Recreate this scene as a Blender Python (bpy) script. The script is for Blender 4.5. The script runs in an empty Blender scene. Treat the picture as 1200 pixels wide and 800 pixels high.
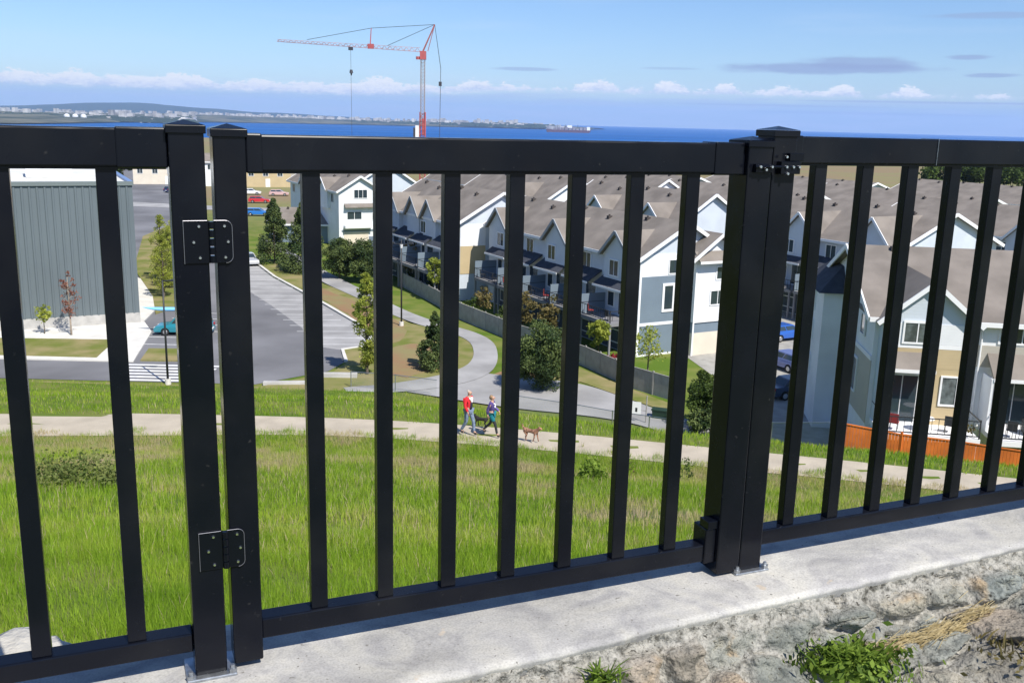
import bpy, bmesh, math, random
import numpy as np
from mathutils import Vector, Matrix
random.seed(7); rng = np.random.default_rng(7)
S = bpy.context.scene
COL = S.collection
R = math.radians

# ------------------------------------------------------------------ materials
MATS = {}
def mat(name, color, rough=.7, spec=.4, metal=0., var=.0, vscale=3., bump=0., bscale=20., col2=None, vdet=4, trans=0., coat=0., sub=None):
    m = bpy.data.materials.new(name); m.use_nodes = True
    nt = m.node_tree; N = nt.nodes; L = nt.links
    b = N['Principled BSDF']
    b.inputs['Base Color'].default_value = (*color, 1)
    b.inputs['Roughness'].default_value = rough
    b.inputs['Specular IOR Level'].default_value = spec
    b.inputs['Metallic'].default_value = metal
    b.inputs['Coat Weight'].default_value = coat
    tc = None
    if var or col2 or bump:
        tc = N.new('ShaderNodeTexCoord')
    if var or col2:
        n = N.new('ShaderNodeTexNoise'); n.inputs['Scale'].default_value = vscale; n.inputs['Detail'].default_value = vdet
        L.new(tc.outputs['Object'], n.inputs['Vector'])
        r = N.new('ShaderNodeValToRGB'); L.new(n.outputs['Fac'], r.inputs[0])
        c2 = col2 or tuple(min(1, c*(1+var)) for c in color)
        c1 = color if col2 else tuple(c*(1-var) for c in color)
        r.color_ramp.elements[0].position = .35; r.color_ramp.elements[1].position = .65
        r.color_ramp.elements[0].color = (*c1, 1); r.color_ramp.elements[1].color = (*c2, 1)
        L.new(r.outputs[0], b.inputs['Base Color'])
    if bump:
        n2 = N.new('ShaderNodeTexNoise'); n2.inputs['Scale'].default_value = bscale; n2.inputs['Detail'].default_value = 5
        L.new(tc.outputs['Object'], n2.inputs['Vector'])
        bp = N.new('ShaderNodeBump'); bp.inputs['Strength'].default_value = bump; bp.inputs['Distance'].default_value = .05
        L.new(n2.outputs['Fac'], bp.inputs['Height']); L.new(bp.outputs[0], b.inputs['Normal'])
    if trans:
        b.inputs['Subsurface Weight'].default_value = 0
        tr = N.new('ShaderNodeBsdfTranslucent'); mx = N.new('ShaderNodeMixShader'); mx.inputs[0].default_value = trans
        src = b.inputs['Base Color']
        if src.is_linked: L.new(src.links[0].from_socket, tr.inputs[0])
        else: tr.inputs[0].default_value = (*color, 1)
        L.new(b.outputs[0], mx.inputs[1]); L.new(tr.outputs[0], mx.inputs[2])
        L.new(mx.outputs[0], N['Material Output'].inputs[0])
    MATS[name] = m
    return m

def lapsiding(name, color, pitch=.18, vertical=False, depth=.3, rough=.7, var=.05):
    """boards/ribs as a saw profile in the bump, plus faint tone variation"""
    m = mat(name, color, rough=rough, var=var, vscale=.6)
    nt = m.node_tree; N = nt.nodes; L = nt.links; b = N['Principled BSDF']
    tc = N.new('ShaderNodeTexCoord'); w = N.new('ShaderNodeTexWave')
    w.wave_profile = 'SAW'; w.bands_direction = 'X' if vertical else 'Z'
    w.inputs['Scale'].default_value = 2*math.pi/20/pitch
    L.new(tc.outputs['Object'], w.inputs['Vector'])
    bp = N.new('ShaderNodeBump'); bp.inputs['Strength'].default_value = depth; bp.inputs['Distance'].default_value = .03
    L.new(w.outputs['Fac'], bp.inputs['Height']); L.new(bp.outputs[0], b.inputs['Normal'])
    return m

M_black = mat('black powder coat', (.0036,.0046,.0085), rough=.17, spec=.22)
def dusty(m):
    nt = m.node_tree; N = nt.nodes; L = nt.links; b = N['Principled BSDF']
    tc = N.new('ShaderNodeTexCoord'); n = N.new('ShaderNodeTexNoise'); n.inputs['Scale'].default_value = 9; n.inputs['Detail'].default_value = 8; L.new(tc.outputs['Object'], n.inputs['Vector'])
    r = N.new('ShaderNodeMapRange'); r.inputs['From Min'].default_value = .35; r.inputs['From Max'].default_value = .7; r.inputs['To Min'].default_value = .13; r.inputs['To Max'].default_value = .34; L.new(n.outputs['Fac'], r.inputs[0]); L.new(r.outputs[0], b.inputs['Roughness'])
    n2 = N.new('ShaderNodeTexNoise'); n2.inputs['Scale'].default_value = 70; n2.inputs['Detail'].default_value = 4; L.new(tc.outputs['Object'], n2.inputs['Vector'])
    n3 = N.new('ShaderNodeTexNoise'); n3.inputs['Scale'].default_value = 5; n3.inputs['Detail'].default_value = 5; L.new(tc.outputs['Object'], n3.inputs['Vector'])
    a = N.new('ShaderNodeMapRange'); a.inputs['From Min'].default_value = .70; a.inputs['From Max'].default_value = .80; a.inputs['To Max'].default_value = .35; L.new(n2.outputs['Fac'], a.inputs[0])
    c = N.new('ShaderNodeMapRange'); c.inputs['From Min'].default_value = .45; c.inputs['From Max'].default_value = .75; c.inputs['To Max'].default_value = .03; L.new(n3.outputs['Fac'], c.inputs[0])
    s = N.new('ShaderNodeMath'); s.operation = 'ADD'; k = N.new('ShaderNodeMath'); k.operation = 'MULTIPLY'; k.inputs[1].default_value = .35; L.new(a.outputs[0], k.inputs[0]); L.new(k.outputs[0], s.inputs[0]); L.new(c.outputs[0], s.inputs[1])
    mx = N.new('ShaderNodeMix'); mx.data_type = 'RGBA'; L.new(s.outputs[0], mx.inputs[0]); mx.inputs[6].default_value = b.inputs['Base Color'].default_value; mx.inputs[7].default_value = (.20,.19,.17,1); L.new(mx.outputs[2], b.inputs['Base Color'])
dusty(M_black)
M_blackd = mat('black painted hardware', (.0035,.0045,.008), rough=.2, spec=.22)
M_worn = mat('worn dull edge', (.22,.22,.24), rough=.4, metal=.6)
M_steel = mat('bright screw steel', (.75,.75,.78), rough=.25, metal=1)
M_galv = mat('galvanised steel', (.40,.42,.44), rough=.45, metal=.9, var=.2, vscale=60)
M_white = mat('white trim paint', (.80,.80,.80), rough=.6)
M_glass = mat('dark window glass', (.03,.045,.055), rough=.08, spec=.8)
M_glass2 = mat('curtained window glass', (.12,.14,.14), rough=.15, spec=.7, var=.5, vscale=2)
M_roof = mat('brown asphalt shingles', (.212,.187,.163), rough=.95, spec=.1, var=.16, vscale=.5, vdet=12, bump=.25, bscale=6)
M_roofn = mat('slate grey shingles', (.055,.06,.075), rough=.9, spec=.15, var=.15, vscale=2)
M_side_w = lapsiding('white lap siding', (.78,.79,.80))
M_side_b = lapsiding('slate blue lap siding', (.17,.22,.27))
M_side_lb = lapsiding('pale blue lap siding', (.56,.61,.67))
M_side_t = lapsiding('tan shingle siding', (.52,.41,.24))
M_side_g = lapsiding('beige board siding', (.46,.43,.37))
M_cream = lapsiding('cream garage cladding', (.68,.61,.50))
M_shed = mat('grey blue ribbed metal siding', (.125,.152,.165), rough=.5, var=.06, vscale=.15)
M_membrane = mat('pale roof membrane', (.62,.62,.58), rough=.85, var=.08, vscale=.4)
M_conc = mat('grey concrete', (.42,.41,.39), rough=.9, var=.12, vscale=1.5, bump=.2, bscale=30)
M_concw = mat('pale new concrete', (.62,.60,.55), rough=.9, var=.08, vscale=.8)
M_asph = mat('asphalt', (.17,.17,.178), rough=.95, spec=.2, var=.22, vscale=.12, vdet=8)
M_asph2 = mat('worn pale asphalt', (.32,.315,.31), rough=.95, spec=.2, var=.18, vscale=.3, vdet=8)
M_paint = mat('road paint', (.72,.72,.70), rough=.7, var=.12, vscale=2)
M_gravel = mat('compacted gravel', (.33,.32,.29), rough=1, spec=.1, var=.15, vscale=1.2, vdet=8, bump=.3, bscale=12)
M_path = mat('pale walking path', (.44,.385,.30), rough=1, spec=.1, var=.10, vscale=.9, vdet=8, bump=.3, bscale=10)
M_mulch = mat('bark mulch and dry grass', (.27,.165,.095), rough=1, spec=.05, vscale=.3, vdet=8, col2=(.24,.21,.10), bump=.5, bscale=6)
M_lawn = mat('mown lawn', (.145,.17,.04), rough=1, spec=.05, vscale=.4, vdet=8, col2=(.28,.235,.115), bump=.5, bscale=10)
M_woodf = mat('grey weathered fence boards', (.33,.32,.30), rough=.9, var=.12, vscale=1.5)
M_orange = mat('orange stained cedar boards', (.58,.15,.022), rough=.8, var=.2, vscale=1.2, vdet=6)
M_bark = mat('tree bark', (.10,.08,.06), rough=.95, var=.25, vscale=8)
M_barkp = mat('pale bark', (.30,.25,.20), rough=.95, var=.2, vscale=8)
M_cable = mat('dark cable', (.05,.05,.06), rough=.6)
M_red = mat('red machine paint', (.42,.10,.10), rough=.45, var=.15, vscale=.5)
M_tyre = mat('tyre rubber', (.02,.02,.02), rough=.9)
M_rim = mat('alloy rim', (.5,.5,.52), rough=.35, metal=.8)
M_lampred = mat('red lamp lens', (.4,.02,.02), rough=.3)
M_lampw = mat('clear lamp lens', (.75,.75,.75), rough=.2)
M_skin = mat('skin', (.52,.31,.22), rough=.6)

def leafmat(name, c1, c2, trans=.35):
    m = bpy.data.materials.new(name); m.use_nodes = True
    nt = m.node_tree; N = nt.nodes; L = nt.links; b = N['Principled BSDF']
    at = N.new('ShaderNodeAttribute'); at.attribute_name = 'shade'
    r = N.new('ShaderNodeValToRGB'); L.new(at.outputs['Fac'], r.inputs[0])
    r.color_ramp.elements[0].color = (*c1, 1); r.color_ramp.elements[1].color = (*c2, 1)
    L.new(r.outputs[0], b.inputs['Base Color']); b.inputs['Roughness'].default_value = .65; b.inputs['Specular IOR Level'].default_value = .25
    tr = N.new('ShaderNodeBsdfTranslucent'); L.new(r.outputs[0], tr.inputs[0])
    mx = N.new('ShaderNodeMixShader'); mx.inputs[0].default_value = trans
    L.new(b.outputs[0], mx.inputs[1]); L.new(tr.outputs[0], mx.inputs[2]); L.new(mx.outputs[0], N['Material Output'].inputs[0])
    return m
L_conif = leafmat('dark conifer needles', (.035,.065,.022), (.13,.17,.05), .2)
L_green = leafmat('mid green leaves', (.04,.07,.015), (.10,.15,.03))
L_yell = leafmat('spring yellow green leaves', (.24,.29,.05), (.46,.50,.09), .5)
L_red = leafmat('reddish brown buds', (.20,.07,.045), (.34,.15,.10), .3)
L_olive = leafmat('olive bronze leaves', (.10,.09,.03), (.24,.19,.07), .35)
L_weed = leafmat('weed leaves', (.07,.13,.015), (.25,.36,.05), .45)
L_straw = leafmat('dry straw', (.32,.25,.12), (.62,.52,.30), .3)

# ------------------------------------------------------------------ mesh helpers
class MB:
    def __init__(s): s.v = []; s.f = []
    def add(s, vs, fs):
        k = len(s.v); s.v += [tuple(v) for v in vs]; s.f += [tuple(i+k for i in f) for f in fs]; return s
    def box(s, x0, x1, y0, y1, z0, z1, M=None):
        vs = [Vector((x, y, z)) for z in (z0, z1) for y in (y0, y1) for x in (x0, x1)]
        if M: vs = [M @ v for v in vs]
        return s.add(vs, [(0,2,3,1), (4,5,7,6), (0,1,5,4), (2,6,7,3), (0,4,6,2), (1,3,7,5)])
    def tube(s, p, q, r, r2=None, n=8, cap=True):
        p = Vector(p); q = Vector(q); d = (q-p)
        if d.length < 1e-6: return s
        d.normalize(); a = d.orthogonal().normalized(); b = d.cross(a); r2 = r if r2 is None else r2
        vs = [p+(a*math.cos(2*math.pi*i/n)+b*math.sin(2*math.pi*i/n))*r for i in range(n)] + \
             [q+(a*math.cos(2*math.pi*i/n)+b*math.sin(2*math.pi*i/n))*r2 for i in range(n)]
        fs = [(i, (i+1) % n, n+(i+1) % n, n+i) for i in range(n)]
        if cap: fs += [tuple(range(n-1, -1, -1)), tuple(range(n, 2*n))]
        return s.add(vs, fs)
    def bar(s, p, q, w, h, up=(0,0,1)):
        p = Vector(p); q = Vector(q); d = (q-p).normalized(); u = Vector(up)
        a = d.cross(u)
        if a.length < 1e-4: a = d.orthogonal()
        a.normalize(); b = a.cross(d)
        vs = [c+a*sx*w/2+b*sy*h/2 for c in (p, q) for sx, sy in ((-1,-1),(1,-1),(1,1),(-1,1))]
        return s.add(vs, [(0,3,2,1), (4,5,6,7), (0,1,5,4), (1,2,6,5), (2,3,7,6), (3,0,4,7)])
    def prism(s, poly, axis, a, b):
        """extrude polygon (2D) along axis from a to b; axis 'x': (y,z) poly, 'y': (x,z), 'z': (x,y)"""
        n = len(poly)
        def P(t, c):
            return {'x': (c, t[0], t[1]), 'y': (t[0], c, t[1]), 'z': (t[0], t[1], c)}[axis]
        vs = [P(t, a) for t in poly]+[P(t, b) for t in poly]
        fs = [(i, (i+1) % n, n+(i+1) % n, n+i) for i in range(n)]+[tuple(range(n-1, -1, -1)), tuple(range(n, 2*n))]
        return s.add(vs, fs)
    def build(s, name, m, parent=None, smooth=False, bevel=0., loc=None):
        me = bpy.data.meshes.new(name); me.from_pydata(s.v, [], s.f); me.update()
        bm = bmesh.new(); bm.from_mesh(me); bmesh.ops.recalc_face_normals(bm, faces=bm.faces); bm.to_mesh(me); bm.free()
        if smooth: me.polygons.foreach_set('use_smooth', [True]*len(me.polygons))
        me.materials.append(m)
        o = bpy.data.objects.new(name, me); COL.objects.link(o)
        if parent: o.parent = parent
        if loc: o.location = loc
        if bevel:
            md = o.modifiers.new('bevel', 'BEVEL'); md.width = bevel; md.segments = 2; md.limit_method = 'ANGLE'; md.harden_normals = False
        return o

def tag(o, label=None, cat=None, group=None, kind=None):
    if label: o['label'] = label
    if cat: o['category'] = cat
    if group: o['group'] = group
    if kind: o['kind'] = kind
    return o
def thing(name, loc=(0,0,0), rz=0., label=None, cat=None, group=None):
    o = bpy.data.objects.new(name, None); COL.objects.link(o); o.location = loc; o.rotation_euler = (0, 0, rz); o.empty_display_size = .2
    return tag(o, label, cat, group)
def copy_tree(o, loc=None, rz=None, parent=None):
    c = o.copy(); COL.objects.link(c)
    if parent: c.parent = parent
    if loc is not None: c.location = loc
    if rz is not None: c.rotation_euler.z = rz
    for ch in o.children: copy_tree(ch, parent=c)
    return c
def npmesh(name, V, F, m, parent=None, shade=None, smooth=False):
    """V (n,3) float, F (k,4) or (k,3) int"""
    me = bpy.data.meshes.new(name); k = F.shape[1]
    me.vertices.add(len(V)); me.vertices.foreach_set('co', V.astype(np.float32).ravel())
    me.loops.add(F.size); me.loops.foreach_set('vertex_index', F.astype(np.int32).ravel())
    me.polygons.add(len(F)); me.polygons.foreach_set('loop_start', np.arange(0, F.size, k, dtype=np.int32))
    me.polygons.foreach_set('loop_total', np.full(len(F), k, dtype=np.int32))
    if smooth: me.polygons.foreach_set('use_smooth', np.ones(len(F), dtype=bool))
    if shade is not None:
        a = me.attributes.new('shade', 'FLOAT', 'POINT'); a.data.foreach_set('value', shade.astype(np.float32))
    me.update(calc_edges=True); me.materials.append(m)
    o = bpy.data.objects.new(name, me); COL.objects.link(o)
    if parent: o.parent = parent
    return o
def fnoise(x, y, seed=0, oct=4, scale=1.):
    """cheap smooth value noise, numpy"""
    out = 0; amp = 1; tot = 0
    x = np.asarray(x, float)*scale; y = np.asarray(y, float)*scale
    for k in range(oct):
        xi = np.floor(x).astype(int); yi = np.floor(y).astype(int); fx = x-xi; fy = y-yi
        fx = fx*fx*(3-2*fx); fy = fy*fy*(3-2*fy)
        def h(a, b):
            n = (a*374761393+b*668265263+(seed+k*17)*1442695041) & 0xffffffff
            n = ((n ^ (n >> 13))*1274126177) & 0xffffffff
            return ((n ^ (n >> 16)) & 0xffff)/65535.
        v = (h(xi,yi)*(1-fx)+h(xi+1,yi)*fx)*(1-fy)+(h(xi,yi+1)*(1-fx)+h(xi+1,yi+1)*fx)*fy
        out = out+v*amp; tot += amp; amp *= .5; x = x*2.03+5.1; y = y*2.03+1.7
    return out/tot

# ------------------------------------------------------------------ camera (eye at the origin; heights below are negative)
cam = bpy.data.objects.new('camera', bpy.data.cameras.new('camera')); COL.objects.link(cam); S.camera = cam
f, pitch, roll = 1129.9, 0.22386, 0.025907
cp, sp = math.cos(pitch), math.sin(pitch)
fw = Vector((0, cp, -sp)); up0 = Vector((0, sp, cp)); r0 = Vector((1, 0, 0))
rt = r0*math.cos(roll)+up0*math.sin(roll); upv = -r0*math.sin(roll)+up0*math.cos(roll)
cam.matrix_world = Matrix((( rt.x, upv.x, -fw.x, 0), (rt.y, upv.y, -fw.y, 0), (rt.z, upv.z, -fw.z, 0), (0,0,0,1)))
cam.data.sensor_width = 36; cam.data.lens = f/1200*36; cam.data.clip_start = .05; cam.data.clip_end = 60000

# ------------------------------------------------------------------ terrain
GZ = -19.0
def yb(x): return np.interp(x, [-60, -8, 0, 6, 14, 17, 22, 60], [67, 66.5, 62, 59, 57, 57, 54.5, 54])
def yp(x): return np.interp(x, [-46,-30,-20,-14,-8,-5,-.5,3.3,7.3,12.5,20,34,60], [34.2,35.3,36.0,36.4,36.8,36.6,36.1,35.3,34.3,33.2,31.2,27.5,20])
def zt(x, y):
    x = np.asarray(x, float); y = np.asarray(y, float)
    c = yp(x); u = y*36.3/c
    near = np.maximum(-2.0-.302*np.clip(u, 0, 36), -12.0)
    near = near + .6*(fnoise(x, y, 3, 3, .12)-.5)*np.clip((u-3)/6, 0, 1)*np.clip((31.0-u)/6, 0, 1)
    mid = -12.0-.06*(np.clip(u, 36, 37.6)-36)
    e0 = c+1.5; B = yb(x); t = np.clip((y-e0)/(B-e0), 0, 1)
    t2 = t-.10*np.sin(t*2*np.pi)/2
    z = np.where(y <= c, near, np.where(y <= e0, -12.05, -12.12-(19.0-12.12)*t2))
    z = np.where(y > 430, GZ-12*np.clip((y-430)/900, 0, 1), z); z = np.where(y > 1330, -31-45*np.clip((y-1330)/500, 0, 1), z)
    return z
ys = np.concatenate([np.arange(-6, 2, .5), np.arange(2, 72, .5), np.arange(72, 120, 4), np.geomspace(120, 1900, 36)])
xs = np.concatenate([-np.geomspace(46, 1500, 24)[::-1], np.arange(-45, 46, .75), np.geomspace(46, 1500, 24)])
X, Y = np.meshgrid(xs, ys); Z = zt(X, Y)
V = np.stack([X.ravel(), Y.ravel(), Z.ravel()], -1)
nx = len(xs); ny = len(ys); I = np.arange(nx*(ny-1)).reshape(ny-1, nx)[:, :-1].ravel()
F = np.stack([I, I+1, I+1+nx, I+nx], -1)
# ground material: grass near, straw coloured fields far
gm = bpy.data.materials.new('meadow and fields'); gm.use_nodes = True
nt = gm.node_tree; N = nt.nodes; L = nt.links; b = N['Principled BSDF']; b.inputs['Roughness'].default_value = 1; b.inputs['Specular IOR Level'].default_value = .05
geo = N.new('ShaderNodeNewGeometry'); sx = N.new('ShaderNodeSeparateXYZ'); L.new(geo.outputs['Position'], sx.inputs[0])
n1 = N.new('ShaderNodeTexNoise'); n1.inputs['Scale'].default_value = .35; n1.inputs['Detail'].default_value = 8; L.new(geo.outputs['Position'], n1.inputs['Vector'])
r1 = N.new('ShaderNodeValToRGB'); L.new(n1.outputs['Fac'], r1.inputs[0])
r1.color_ramp.elements[0].position = .38; r1.color_ramp.elements[0].color = (.09,.15,.02,1); r1.color_ramp.elements[1].position = .62; r1.color_ramp.elements[1].color = (.17,.19,.05,1)
n3 = N.new('ShaderNodeTexNoise'); n3.inputs['Scale'].default_value = .02; n3.inputs['Detail'].default_value = 8; L.new(geo.outputs['Position'], n3.inputs['Vector'])
r3 = N.new('ShaderNodeValToRGB'); L.new(n3.outputs['Fac'], r3.inputs[0])
r3.color_ramp.elements[0].position = .40; r3.color_ramp.elements[0].color = (.24,.185,.11,1); r3.color_ramp.elements[1].position = .6; r3.color_ramp.elements[1].color = (.22,.21,.10,1)
mr = N.new('ShaderNodeMapRange'); mr.inputs['From Min'].default_value = 150; mr.inputs['From Max'].default_value = 230; L.new(sx.outputs['Y'], mr.inputs[0])
mx = N.new('ShaderNodeMix'); mx.data_type = 'RGBA'; L.new(mr.outputs[0], mx.inputs[0]); L.new(r1.outputs[0], mx.inputs[6]); L.new(r3.outputs[0], mx.inputs[7]); L.new(mx.outputs[2], b.inputs['Base Color'])
tag(npmesh('ground', V, F, gm, smooth=True), kind='structure')

def ribbon(name, pts_a, pts_b, m, off=.05, n=60, k=6, draped=True, z=None):
    a = np.array(pts_a, float); c = np.array(pts_b, float)
    def rs(p):
        d = np.r_[0, np.cumsum(np.hypot(*np.diff(p, axis=0).T))]; t = np.linspace(0, d[-1], n)
        return np.stack([np.interp(t, d, p[:,0]), np.interp(t, d, p[:,1])], -1)
    A = rs(a); B = rs(c); V = []
    for i in range(n):
        for j in range(k):
            p = A[i]*(1-j/(k-1))+B[i]*j/(k-1)
            V.append((p[0], p[1], (float(zt(p[0], p[1])) if draped else z)+off))
    F = [(i*k+j, i*k+j+1, (i+1)*k+j+1, (i+1)*k+j) for i in range(n-1) for j in range(k-1)]
    return tag(npmesh(name, np.array(V), np.array(F), m, smooth=True), kind='structure')
def smoothpts(p, it=3):
    p = np.array(p, float)
    for _ in range(it):
        q = [p[0]]
        for i in range(len(p)-1): q += [p[i]*.75+p[i+1]*.25, p[i]*.25+p[i+1]*.75]
        q.append(p[-1]); p = np.array(q)
    return p
ribbon('walking_path', smoothpts([(-46,32.4),(-30,33.6),(-20,34.3),(-14,34.9),(-8.2,35.5),(-5.0,35.4),(-.2,34.7),(3.3,34.0),(7.2,33.0),(12.3,32.0),(20,30.0),(34,26.3)]),
       smoothpts([(-46,36.0),(-30,37.1),(-20.7,37.5),(-15.7,37.8),(-9.4,37.9),(-5.5,37.8),(-1.3,37.3),(3.4,36.4),(7.5,35.4),(12.6,34.3),(20.5,32.2),(34.5,28.4)]), M_path, off=.02, n=120)
def sheet(name, poly, m, z=GZ+.03, th=0, parent=None, kind='structure'):
    mb = MB()
    if th: mb.prism(poly, 'z', z-.2, z+th)
    else: mb.add([(x, y, z) for x, y in poly], [tuple(range(len(poly)))])
    o = mb.build(name, m, parent)
    if kind and not parent: tag(o, kind=kind)
    return o
# lower plain: lots, driveways, lawns
sheet('parking_lot', [(-75,67),(-18.5,67.2),(-16.4,69.2),(-14.0,71.5),(-13.3,74.3),(-14.3,78.4),(-11.9,80.4),(-13.8,87.2),(-19.5,97.9),(-29,114.8),(-33.6,124.7),(-48,150),(-62,190),(-90,260),(-125,330),(-150,330),(-104,235),(-75,180),(-62,140),(-52,120),(-60,95),(-75,80)], M_asph, GZ+.03)
sheet('kerb_strip', [(-13.3,74.4),(-14.3,78.5),(-11.9,80.5),(-13.8,87.3),(-19.5,98),(-29,115),(-33.6,124.8),(-33.3,124.9),(-28.7,115.1),(-19.2,98.2),(-13.5,87.4),(-11.6,80.4),(-14.0,78.3),(-13.0,74.4)], M_concw, GZ, th=.15)
sheet('grass_verge', [(-75,66.2),(-18,66.4),(-15.9,68.6),(-13.6,71.0),(-13.0,74.4),(-14.0,78.3),(-11.6,80.4),(-13.5,87.4),(-19.2,98.2),(-28.7,115.1),(-33.3,124.9),(-30.2,125),(-24.2,114),(-16.1,101.5),(-9.8,89.8),(-3.9,84.8),(-2.8,77),(-3.9,72.5),(-8.1,68.4),(-11,66.0),(-20,65.2),(-75,64.5)], M_lawn, GZ, th=.10)
def wavy(poly, amp=.5, n=5):
    out = []
    for i in range(len(poly)):
        a = Vector(poly[i]); c = Vector(poly[(i+1) % len(poly)])
        for k in range(n):
            p = a.lerp(c, k/n); out.append((p.x+random.uniform(-amp, amp), p.y+random.uniform(-amp, amp)))
    return out
sheet('mulch_bed', wavy([(-12.2,81.5),(-13.0,86.8),(-18.6,97.6),(-24,107.5),(-22.4,108.5),(-15.6,98.5),(-10.4,89),(-9.4,84),(-10.8,79.2)], .25), M_mulch, GZ+.0, th=.12)
sheet('dry_bed', wavy([(-10.5,70.8),(-10.8,77.5),(-9,81),(-5.0,80.6),(-4.0,77),(-4.8,73.4),(-8,70)], .35), M_mulch, GZ+.0, th=.13)
sheet('dry_bed', wavy([(-1.6,71.4),(.6,73.8),(2.2,71.8),(1.4,68.6),(-1.0,67.9)], .2), M_mulch, GZ+.0, th=.08)
# park footpath: comes from far left, drops toward us, joins a cross path
ribbon('footpath', smoothpts([(-40,150),(-30,130),(-23.8,113.8),(-16.1,101.0),(-9.8,89.6),(-3.9,84.4),(-2.9,77),(-3.9,72.2),(-8.1,68.2),(-12,66.6)]),
       smoothpts([(-38.5,151),(-29,131),(-22.2,117),(-14.8,103.0),(-8.6,91.6),(-1.8,85.0),(-.9,76),(-1.9,70.0),(-6.6,66.0),(-11.5,65.2)]), M_asph2, off=.14, draped=False, z=GZ, n=90)
ribbon('footpath', smoothpts([(-4,72.5),(1.5,70.5),(5.2,69.8),(8.5,65.4),(10.5,62.6),(14,58.5),(17,56)]),
       smoothpts([(-8,66.4),(-.5,62.8),(4.8,61.6),(7.9,60.2),(9.8,58.2),(12.4,55),(15.4,53)]), M_asph2, off=.11, draped=False, z=GZ, n=60)
sheet('lawn', [(2.4,79.6),(5.2,74.6),(9.2,68),(11.6,64.4),(10.4,63.4),(8.3,66.0),(5.2,70.2),(1.6,71.2),(1.6,75)], M_lawn, GZ, th=.06)
# shed yard
sheet('pavement', [(-75,72.4),(-37.4,72.5),(-29.4,72.6),(-31.9,83.2),(-34.2,87.5),(-37,104),(-52,120),(-75,120)], M_concw, GZ, th=.13)
sheet('planting_strip', [(-75,73.1),(-32.6,73.4),(-33.6,79.6),(-75,77.6)], M_lawn, GZ, th=.16)
sheet('planting_strip', [(-29.0,73.0),(-24.9,73.2),(-25.3,77.2),(-29.8,76.9)], M_lawn, GZ, th=.14)
sheet('planting_strip', [(-34.4,91),(-33.2,98),(-36,112),(-50,150),(-55,165),(-60,170),(-58,150),(-47,118),(-38,100)], M_lawn, GZ, th=.16)
# crosswalk bars and stall lines
cw = MB()
for k in range(6):
    y = 67.3+k*.86
    cw.add([(-30.4+k*-.10+0.9*(5-k)*.45, y, GZ+.045), (-22.5, y+.15, GZ+.045), (-22.5, y+.57, GZ+.045), (-30.4+0.9*(5-k)*.45, y+.42, GZ+.045)], [(0,1,2,3)])
tag(cw.build('crosswalk', M_paint), kind='structure')
st = MB()
e0 = Vector((-11.9,80.6)); e1 = Vector((-33.0,123.5)); dd = (e1-e0).normalized(); perp = Vector((-dd.y, dd.x))
k = 0
while k*2.75 < (e1-e0).length:
    p = e0+dd*(k*2.75)-perp*.3; q = p+Vector((-5.4, -.55)) if True else p
    w = dd*.07
    st.add([(p.x-w.x,p.y-w.y,GZ+.045),(p.x+w.x,p.y+w.y,GZ+.045),(q.x+w.x,q.y+w.y,GZ+.045),(q.x-w.x,q.y-w.y,GZ+.045)], [(0,1,2,3)]); k += 1
for k in range(6):
    y = 78.6+k*2.7
    st.add([(-31.3-k*.25,y,GZ+.045),(-26.0,y+.1,GZ+.045),(-26.0,y+.25,GZ+.045),(-31.3-k*.25,y+.15,GZ+.045)], [(0,1,2,3)])
tag(st.build('stall_lines', M_paint), kind='structure')
sheet('old_asphalt_bay', [(-11.95,80.4),(-13.85,87.2),(-19.55,97.8),(-29.05,114.7),(-33.6,124.4),(-38.8,123.8),(-34.4,114.2),(-24.9,97.3),(-19.3,86.6),(-17.4,79.8),(-14.35,78.5)], M_asph2, GZ+.036)
sheet('courtyard', [(16,72),(14,84),(20,96),(34,104),(60,104),(60,84),(30,80),(22.5,70),(21.2,60),(19.0,54),(15,57)], M_gravel, GZ+.02)
sheet('far_road', [(-120,208),(-60,196),(-30,190),(-30,200),(-70,206),(-120,219)], M_asph2, GZ+.05)

# ------------------------------------------------------------------ sea, far coast, hills
sea_m = bpy.data.materials.new('sea water'); sea_m.use_nodes = True
nt = sea_m.node_tree; N = nt.nodes; L = nt.links; b = N['Principled BSDF']
b.inputs['Base Color'].default_value = (.010,.055,.20,1); b.inputs['Roughness'].default_value = .7; b.inputs['Specular IOR Level'].default_value = .03
geo = N.new('ShaderNodeNewGeometry'); mp = N.new('ShaderNodeMapping'); mp.inputs['Scale'].default_value = (.0006,.0025,1); L.new(geo.outputs['Position'], mp.inputs[0])
n1 = N.new('ShaderNodeTexNoise'); n1.inputs['Scale'].default_value = 1; n1.inputs['Detail'].default_value = 5; L.new(mp.outputs[0], n1.inputs['Vector'])
r1 = N.new('ShaderNodeValToRGB'); L.new(n1.outputs['Fac'], r1.inputs[0]); r1.color_ramp.elements[0].position = .35; r1.color_ramp.elements[1].position = .7
r1.color_ramp.elements[0].color = (.006,.075,.26,1); r1.color_ramp.elements[1].color = (.012,.11,.36,1); L.new(r1.outputs[0], b.inputs['Base Color'])
tag(MB().add([(-26000,500,-60),(26000,500,-60),(26000,28000,-60),(-26000,28000,-60)], [(0,1,2,3)]).build('sea', sea_m), kind='structure')

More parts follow.
